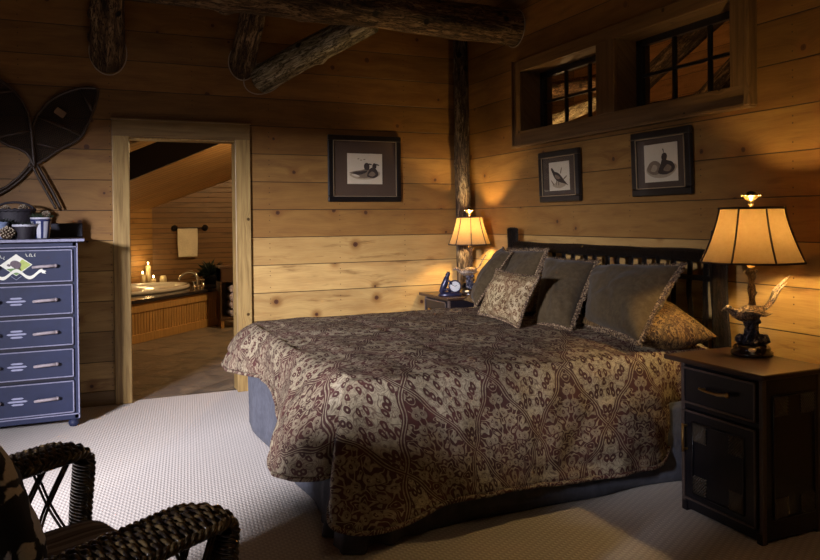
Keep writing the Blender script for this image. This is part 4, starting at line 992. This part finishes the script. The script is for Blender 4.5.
# ------------------------------------------------------------------ wicker armchair
az=R(24)
wc=empty('wicker_armchair',(.160,2.325,0),az,'dark brown wicker armchair in the left foreground','armchair')
def arm(s,label=None):
    # path of arm centre line (x,z) from back to front then down the post
    yc=s*.41; path=catmull([(-.66,0,.585),(-.45,0,.605),(-.25,0,.622),(-.09,0,.635),(-.03,0,.628),(.0,0,.60),(.0,0,.55),(-.015,0,.35),(.0,0,.18),(.0,0,.02)],10)
    L=[0]
    for i in range(1,len(path)): L.append(L[-1]+(path[i]-path[i-1]).length)
    def at(d):
        d=max(0,min(L[-1],d)); k=0
        while k<len(L)-2 and L[k+1]<d: k+=1
        f=(d-L[k])/(L[k+1]-L[k]); p=path[k].lerp(path[k+1],f); t=(path[k+1]-path[k]).normalized(); n=V((-t.z,0,t.x)); return p,n
    La=.70
    def wd(d): 
        if d<.58: return .092
        return max(.044,.092-.048*min(1,(d-.58)/.08))
    def S_(d,v,off=0):
        p,n=at(d); y=(2*v-1); w_=wd(d)
        return V((p.x,yc+y*w_+ -s*.0,p.z))+n*(.010*(1-y*y)+off)
    b=MB(); b.grid(lambda u,v:S_(u*L[-1],v,-.006),110,9)
    b.grid(lambda u,v:S_(u*L[-1],v,-.022-.01*(1-(2*v-1)**2)),110,9)
    d=0; i=0
    while d<L[-1]-.01:
        K=5 if d<.6 else 3
        b.tube([S_(d,j/18,0.0045*math.sin(PI*K*j/18+PI*(i%2))) for j in range(19)],.0058,5); d+=.0125; i+=1
    d=.70
    while d<L[-1]-.01:
        p,n=at(d); q=n.cross(V((0,1,0))); c0=p-n*.014
        b.tube([c0+V((0,1,0))*.048*math.cos(2*PI*k/20)+n*.024*math.sin(2*PI*k/20) for k in range(20)],.0058,5,closed=True,M=Matrix.Translation((0,yc,0))); d+=.0108
    a=b.build('arm',M['wicker'],wc,smooth=True)
    b=MB()
    for e in(0,1):
        for k in range(3):
            pts=[]; m=int(L[-1]/.0055)
            for q in range(m+1):
                d=q*L[-1]/m; an=d*2*PI/.055+k*2*PI/3; c=S_(d,e,-.006); p,n=at(d)
                pts.append(c+n*math.cos(an)*.0085+V((0,1,0))*math.sin(an)*.0085)
            b.tube(pts,.0068,5)
    b.build('braided_edge',M['wicker'],a,smooth=True)
    # side lattice between arm and seat rail
    b=MB()
    for k in range(7):
        x0=-.60+k*.072
        for dd in(-.006,.006):
            b.tube(catmull([(x0+dd,yc+s*.02,.33),(x0+.05+dd,yc+s*.035,.45),(x0+.12+dd,yc+s*.02,.60)],5),.0048,6)
            b.tube(catmull([(x0+.12+dd,yc+s*.028,.33),(x0+.06+dd,yc+s*.04,.45),(x0+dd,yc+s*.026,.61)],5),.0048,6)
    b.tube([(-.6,yc+s*.03,.335),(0,yc+s*.03,.335)],.014,8)
    b.build('lattice_panel',M['wicker'],wc,smooth=True)
arm(1); arm(-1)
# seat apron and seat
b=MB(); n=0
for z in [ .14+.0095*k for k in range(22)]:
    n+=1; pts=[]
    for j in range(60):
        t=j/59; y=-.36+.72*t; pts.append((.0+.02*math.sin(PI*t)+.004*math.sin(PI*24*t+PI*(n%2)),y,z))
    b.tube(pts,.0052,5)
b.box((-.02,-.36,.14),(-.002,.36,.345)); b.build('front_apron',M['wicker'],wc,smooth=False)
MB().box((-.62,-.37,.30),(-.005,.37,.34)).build('seat',M['wicker'],wc,bevel=.01)
for x,y in((-.62,.36),(-.62,-.36)): MB().tube([(x,y,0),(x,y,.6)],.022,10).build('rear_leg',M['wicker'],wc,smooth=True)
# curved back
def bkf(u,v,off=0):
    a=(u-.5)*PI*1.0; y=.41*math.sin(a); x=-.60-.16*math.cos(a); h=.34+(.60+.10*math.cos(a)-.34*abs(math.sin(a))**3)*v; x-=.10*v*math.cos(a)
    nrm=V((math.cos(a),-math.sin(a),0)); return V((x,y,h))+nrm*off
b=MB(); b.grid(lambda u,v:bkf(u,v,-.006),50,24)
for j in range(56):
    v=j/56; b.tube([bkf(i/70,v,.0035*math.sin(PI*i*.5+PI*(j%2))) for i in range(71)],.0052,5)
bk_=b.build('backrest',M['wicker'],wc,smooth=True)
b=MB()
for k in range(3):
    pts=[]
    for i in range(241):
        u=i/240; an=u*2*PI*24+k*2*PI/3; p=bkf(u,1.0,0); pts.append(p+V((0,0,1))*math.cos(an)*.014+(V((p.x+.60,p.y,0)).normalized())*math.sin(an)*.014)
    b.tube(pts,.0105,6)
b.build('braided_top',M['wicker'],bk_,smooth=True)
# cushions
sc=empty('seat_cushion',(0,0,0),az,'brown striped cushion on the seat of the wicker armchair','cushion')
sc.location=wc.location+Matrix.Rotation(az,3,'Z')@V((-.27,0,.342))
b=MB()
def cf(u,v,s):
    x=2*u-1;y=2*v-1; th=((1-abs(x)**6)*(1-abs(y)**6))**.4
    return (.265*x,.33*y,.05+s*.05*th+.008*s*th*noise.noise(V((x*2,y*2,s))))
b.grid(lambda u,v:cf(u,v,1),30,30); b.grid(lambda u,v:cf(u,v,-1),30,30); b.build('cushion_cover',M['stripe'],sc,smooth=True,weld=True)
p_=wc.location+Matrix.Rotation(az,3,'Z')@V((-.43,.12,.66))
tp=pillow('tapestry_pillow',p_,.56,.52,.18,Euler((R(-20),0,az+R(90)),'XYZ'),M['tapestry'],'black and taupe leaf patterned cushion leaning in the wicker armchair',None,seed=15)

# ------------------------------------------------------------------ bathroom beyond the doorway
struct(MB().box((-1.6,YB+.06,-.12),(3.4,13.4,0)).build('floor_bathroom',M['slate']))
yb2=11.2
def bceil(x,y): 
    return 1.595+(x-.88)*.375+(yb2-y)*.27
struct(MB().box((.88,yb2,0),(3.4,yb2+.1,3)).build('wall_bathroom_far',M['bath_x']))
dd=V((.685,.729,0)); nn=V((-.729,.685,0)); cor=V((.88,yb2,0)); e=cor-dd*3.6
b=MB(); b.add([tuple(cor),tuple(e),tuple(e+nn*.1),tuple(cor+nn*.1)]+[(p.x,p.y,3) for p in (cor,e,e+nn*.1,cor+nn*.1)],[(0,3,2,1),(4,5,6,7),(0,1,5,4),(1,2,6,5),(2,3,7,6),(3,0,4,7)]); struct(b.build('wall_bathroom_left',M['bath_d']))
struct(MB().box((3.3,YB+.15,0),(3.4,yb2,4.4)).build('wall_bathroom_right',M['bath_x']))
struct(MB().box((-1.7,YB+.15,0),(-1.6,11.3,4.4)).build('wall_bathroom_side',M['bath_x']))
q=[(-1.7,YB+.15),(3.4,YB+.15),(3.4,yb2+.1),(-1.7,yb2+.1)]
b=MB(); b.add([(x,y,max(.3,bceil(x,y))) for x,y in q]+[(x,y,max(.3,bceil(x,y))+.1) for x,y in q],[(0,3,2,1),(4,5,6,7),(0,1,5,4),(1,2,6,5),(2,3,7,6),(3,0,4,7)]); struct(b.build('ceiling_bathroom',M['bath_ceil']))
# dark beam under the sloped ceiling
b=MB(); Mx=None
a=V((-.3,8.2,1.64)); c=V((2.1,8.2,2.72)); dv=(c-a).normalized(); L=(c-a).length; qz=dv.to_track_quat('X','Z').to_matrix().to_4x4()
b.box((0,-.13,-.13),(L,.13,.13)); o=b.build('ceiling_beam',M['iron'],bevel=.01,M=Matrix.Translation(a)@qz); tag(o,'dark diagonal beam crossing under the bathroom ceiling','beam')
# tub surround: platform with diagonal front
f1=V((.491,8.936,0)); fa=f1-dd*2.0; f2=V((1.703,10.227,0)); fb=f2+dd*.0
dk=empty('tub_surround',tuple(f1),0,'oak panelled tub platform with dark stone deck in the bathroom','tub surround')
def loc_(p): return (p.x-f1.x,p.y-f1.y)
back_l=e+dd*.6; 
poly=[fa,f2,V((f2.x+.05,yb2-.004,0)),V((cor.x+.01,yb2-.004,0)),cor-dd*2.6-nn*.02]
b=MB(); b.prism([loc_(p) for p in (fa+nn*.02,f2+nn*.02,f2+nn*.06,fa+nn*.06)],0,.455); b.build('platform',M['oak'],dk)
Lf=(f2-fa).length; fq=Matrix.Translation((fa.x-f1.x,fa.y-f1.y,0))@Matrix.Rotation(math.atan2(dd.y,dd.x),4,'Z')
b=MB(); k=int(Lf/.05)
for i in range(k): b.box((i*Lf/k+.003,-.004,.09),((i+1)*Lf/k-.003,.018,.36),M=fq)
b.build('beadboard',M['oak'],dk,bevel=.003)
b=MB(); b.box((0,-.016,0),(Lf,.018,.10),M=fq); b.box((0,-.016,.35),(Lf,.018,.455),M=fq); b.build('frame_rail',M['oak'],dk,bevel=.004)
# deck with oval hole: built as ring
tc=V((.98,10.0,0))-dd*.18+nn*.35; ta=1.0; tb=.62
tc=V((.62,10.15,0))
outer=[fa-nn*.04,f2-nn*.04+dd*.03,V((f2.x+.08,yb2-.003,0)),V((cor.x+.01,yb2-.003,0)),cor-dd*2.6-nn*.01]
def ray_poly(c,d,P):
    best=9
    for i in range(len(P)):
        a=P[i];q=P[(i+1)%len(P)]; ex=q.x-a.x;ey=q.y-a.y; den=d.x*ey-d.y*ex
        if abs(den)<1e-9: continue
        t=((a.x-c.x)*ey-(a.y-c.y)*ex)/den; u=((a.x-c.x)*d.y-(a.y-c.y)*d.x)/den
        if t>0 and -1e-6<=u<=1+1e-6: best=min(best,t)
    return best
n=96; vs=[]
for i in range(n):
    a_=2*PI*i/n; d=dd*math.cos(a_)+nn*math.sin(a_); rt_=1/math.sqrt((math.cos(a_)/.80)**2+(math.sin(a_)/.50)**2); ro=ray_poly(tc,d,outer)
    pi_=tc+d*min(rt_,ro*.97); po=tc+d*ro
    for p,z in((pi_,.46),(pi_,.5),(po,.5),(po,.46)): vs.append((p.x-f1.x,p.y-f1.y,z))
fs=[]
for i in range(n):
    for j in range(4): fs.append((i*4+j,i*4+(j+1)%4,((i+1)%n)*4+(j+1)%4,((i+1)%n)*4+j))
b=MB(); b.add(vs,fs); b.build('stone_deck',M['stone'],dk)['label']='dark polished stone deck'
tub=empty('bathtub',(tc.x,tc.y,.5),math.atan2(dd.y,dd.x),'white oval bathtub set in the dark deck','bathtub')
MB().lathe([(1.0,.002),(1.005,.03),(.985,.05),(.95,.052),(.91,.035),(.87,-.05),(.80,-.25),(.6,-.40),(.0,-.43)],72,sx=.82,sy=.52).build('basin',M['white_cer'],tub,smooth=True)
fc=empty('tub_faucet',(1.36,10.42,.5),R(150),'curved polished tub filler at the right end of the bathtub','faucet')
b=MB(); P=catmull([(-.05,0,0),(-.05,0,.10),(0,0,.19),(.11,0,.20),(.20,0,.14),(.22,0,.09)],6); b.tube(P,[.022-.0002*i for i in range(len(P))],12); b.lathe([(.045,0),(.045,.012),(.028,.02),(.022,.03)],20,(-.05,0,0)); b.build('spout',M['chrome'],fc,smooth=True)
for s in(-1,1):
    b=MB(); b.lathe([(.035,0),(.035,.01),(.02,.02),(.018,.07),(.028,.08),(.028,.09),(.0,.10)],18,(-.06,s*.14,0)); b.tube([(-.09,s*.14,.085),(-.02,s*.14,.085)],.008,8); b.build('tap_handle',M['chrome'],fc,smooth=True)
def candle(c,r,h,label):
    o=empty('candle',c,0,label,'candle'); 
    MB().lathe([(r,0),(r,h*.96),(r*.85,h),(r*.7,h*.97),(0,h*.96)],20).build('wax',M['wax'],o,smooth=True)
    f=MB().tube([(0,0,h*.96),(0,0,h+.012)],.002,5).build('wick',M['iron'],o); MB().ball((0,0,h+.03),.009,8,sc=(1,1,2)).build('flame',M['flame'],o,smooth=True)
for x,y,r_,h,l in((.80,10.97,.036,.28,'tallest ivory candle of the cluster behind the tub'),(.72,10.87,.034,.16,'middle ivory candle, left of the tallest one'),(.86,10.85,.034,.10,'short ivory candle in front of the tallest one')): candle((x,y,.5),r_,h,l)
o=MB().lathe([(.03,0),(.045,.02),(.05,.07),(.04,.12),(.03,.13)],20).build('bath_jar',M['ivory'],smooth=True); o.location=(1.0,10.98,.5); tag(o,'small pale jar on the deck right of the candles','jar')
# plant
pt=empty('potted_plant',(1.62,10.75,.5),0,'dark leafy plant on the deck between faucet and shelf','potted plant')
MB().lathe([(.08,0),(.11,.12),(.12,.13),(.10,.13),(0,.11)],24).build('pot',M['iron'],pt,smooth=True)
b=MB(); rnd=random.Random(12)
for i in range(90):
    a_=rnd.uniform(0,2*PI); el=rnd.uniform(.1,1.3); L_=rnd.uniform(.15,.32); d=V((math.cos(a_)*math.cos(el),math.sin(a_)*math.cos(el),math.sin(el))); s_=V((-math.sin(a_),math.cos(a_),0)); p=V((0,0,.12)); m=p+d*L_*.6; e_=p+d*L_+V((0,0,-.05)); w_=.022
    b.add([p,m+s_*w_,e_,m-s_*w_],[(0,1,2),(0,2,3)])
b.build('foliage',M['plant'],pt)
# shelf cabinet with towels
sh=empty('towel_cabinet',(1.735,9.84,0),0,'brown open shelf cabinet at the right side of the doorway view','cabinet')
b=MB(); b.box((-.15,-.15,.14),(-.13,.15,.80)); b.box((.13,-.15,.14),(.15,.15,.80)); b.box((-.155,-.155,.78),(.155,.155,.81)); b.box((-.15,-.15,.10),(.15,.15,.14)); b.box((-.15,.135,.14),(.15,.15,.8)); b.box((-.15,-.15,.60),(.15,.15,.79)); b.build('carcass',M['cab_brown'],sh,bevel=.004)
for x,y in((-.12,-.12),(.12,-.12),(-.12,.12),(.12,.12)): MB().box((x-.02,y-.02,0),(x+.02,y+.02,.10)).build('foot',M['oak'],sh)
lab=['rolled lilac towel at the top of the cabinet stack','rolled lilac towel second from the top of the cabinet stack','rolled lilac towel third from the top of the cabinet stack','rolled lilac towel at the bottom of the cabinet stack']
for i in range(4):
    b=MB(); pts=[]
    sp=[(.012+.0365*t/40)*V((math.cos(t*.5),0,math.sin(t*.5))) for t in range(41)]
    b.tube([(0,-.13,0),(0,-.12,0),(0,.11,0),(0,.12,0)],[.042,.052,.052,.042],20); b.tube([(p.x,-.132,p.z) for p in sp],.006,6)
    o=b.build('rolled_towel',M['towel_lilac'],smooth=True); o.location=(1.755,9.83,.192+(3-i)*.1045); tag(o,lab[i],'towel','rolled towels in the cabinet')
# towel bar + towel
tb_=empty('towel_bar',(1.385,yb2,1.30),0,'black towel bar on the far bathroom wall','towel bar')
MB().tube([(-.22,-.07,0),(.24,-.07,0)],.011,10).build('bar',M['iron'],tb_,smooth=True)
for x in(-.20,.235): MB().lathe([(.045,0),(.045,.015),(.018,.025),(.016,.08)],18,M=Matrix.Translation((x,0,0))@Matrix.Rotation(R(90),4,'X')).build('bracket',M['iron'],tb_,smooth=True)
b=MB()
def twf(u,v):
    x=1.225+.275*u; s_=(v*2-1); drop=.43 if s_<0 else .33; t=abs(s_)
    y=yb2-.07+(-.016 if s_<0 else .016)*min(1,t*12)+.010*math.sin(u*9+s_*2)*t; z=1.312-drop*t
    return (x+.01*math.sin(t*4)*(u-.5),y-.002,z)
b.grid(twf,26,60); o=b.build('hanging_towel',M['towel'],smooth=True); o.modifiers.new('s','SOLIDIFY').thickness=.008; tag(o,'cream towel folded over the bathroom towel bar','towel')
# ------------------------------------------------------------------ lights
def area(name,loc,target,sx,sy,e,col,spread=PI):
    l=bpy.data.lights.new(name,'AREA'); l.shape='RECTANGLE'; l.size=sx; l.size_y=sy; l.energy=e; l.color=col; l.spread=spread
    o=bpy.data.objects.new(name,l); C.objects.link(o); o.location=loc; d=V(target)-V(loc); o.rotation_euler=d.to_track_quat('-Z','Y').to_euler(); return o
def point(name,loc,e,col,r=.05):
    l=bpy.data.lights.new(name,'POINT'); l.energy=e; l.color=col; l.shadow_soft_size=r; o=bpy.data.objects.new(name,l); C.objects.link(o); o.location=loc; return o
area('daylight_window_light',(-4.5,-.80,2.36),(XL-.1,1.5,1.45),1.9,.6,1950,(.88,.865,1.0))
point('bathroom_light',(2.25,8.5,2.45),85,(1,.70,.34),.08)
point('bathroom_candle_light',(.80,10.8,.85),2.2,(1,.66,.28),.03)
point('loft_light',(4.1,6.3,1.9),38,(1,.62,.27),.1)
point('warm_fill_light',(.6,.3,3.2),12,(1,.74,.46),.3)  # added warm ambient fill, stands for no ceiling fixture
wd=bpy.data.worlds.new('world'); bpy.context.scene.world=wd; wd.use_nodes=True
bg=wd.node_tree.nodes['Background']; bg.inputs[0].default_value=(.55,.68,1,1); bg.inputs[1].default_value=.15

GR={'square_pillow':'fringed olive brown pillows on the bed','sham_pillow':'damask pillows at the headboard','table_lamp':'lamps on the nightstands','nightstand':'nightstands beside the bed','framed_print':'framed bird prints on the walls',
 'snowshoe':'crossed snowshoes on the wall','candle':'candles behind the tub','pine_cone':'pine cones on the chest','log_rafter':'logs leaning out of the back wall','log_truss':'logs seen through the interior windows'}
for o in bpy.data.objects:
    if o.parent is None and 'category' in o:
        g=GR.get(o.name.split('.')[0])
        if g and 'group' not in o: o['group']=g

# ------------------------------------------------------------------ camera
Fpx=733.7; Y_,P_,RO=R(23.85),R(.5065),R(-.603)
f=V((math.sin(Y_)*math.cos(P_),math.cos(Y_)*math.cos(P_),-math.sin(P_))); r_=V((math.cos(Y_),-math.sin(Y_),0)); u_=r_.cross(f)
r2=r_*math.cos(RO)+u_*math.sin(RO); u2=-r_*math.sin(RO)+u_*math.cos(RO)
cam=bpy.data.cameras.new('camera'); co=bpy.data.objects.new('camera',cam); C.objects.link(co)
mm=Matrix((r2,u2,-f)).transposed().to_4x4(); mm.translation=V((0,0,1.38)); co.matrix_world=mm
cam.sensor_width=36; cam.lens=36*Fpx/820; cam.shift_y=-(280-226.8)/820; cam.clip_start=.02
sc_=bpy.context.scene; sc_.camera=co
sc_.view_settings.view_transform='Standard'; sc_.view_settings.look='None'; sc_.view_settings.exposure=.42; sc_.view_settings.gamma=1; sc_.view_settings.use_curve_mapping=False
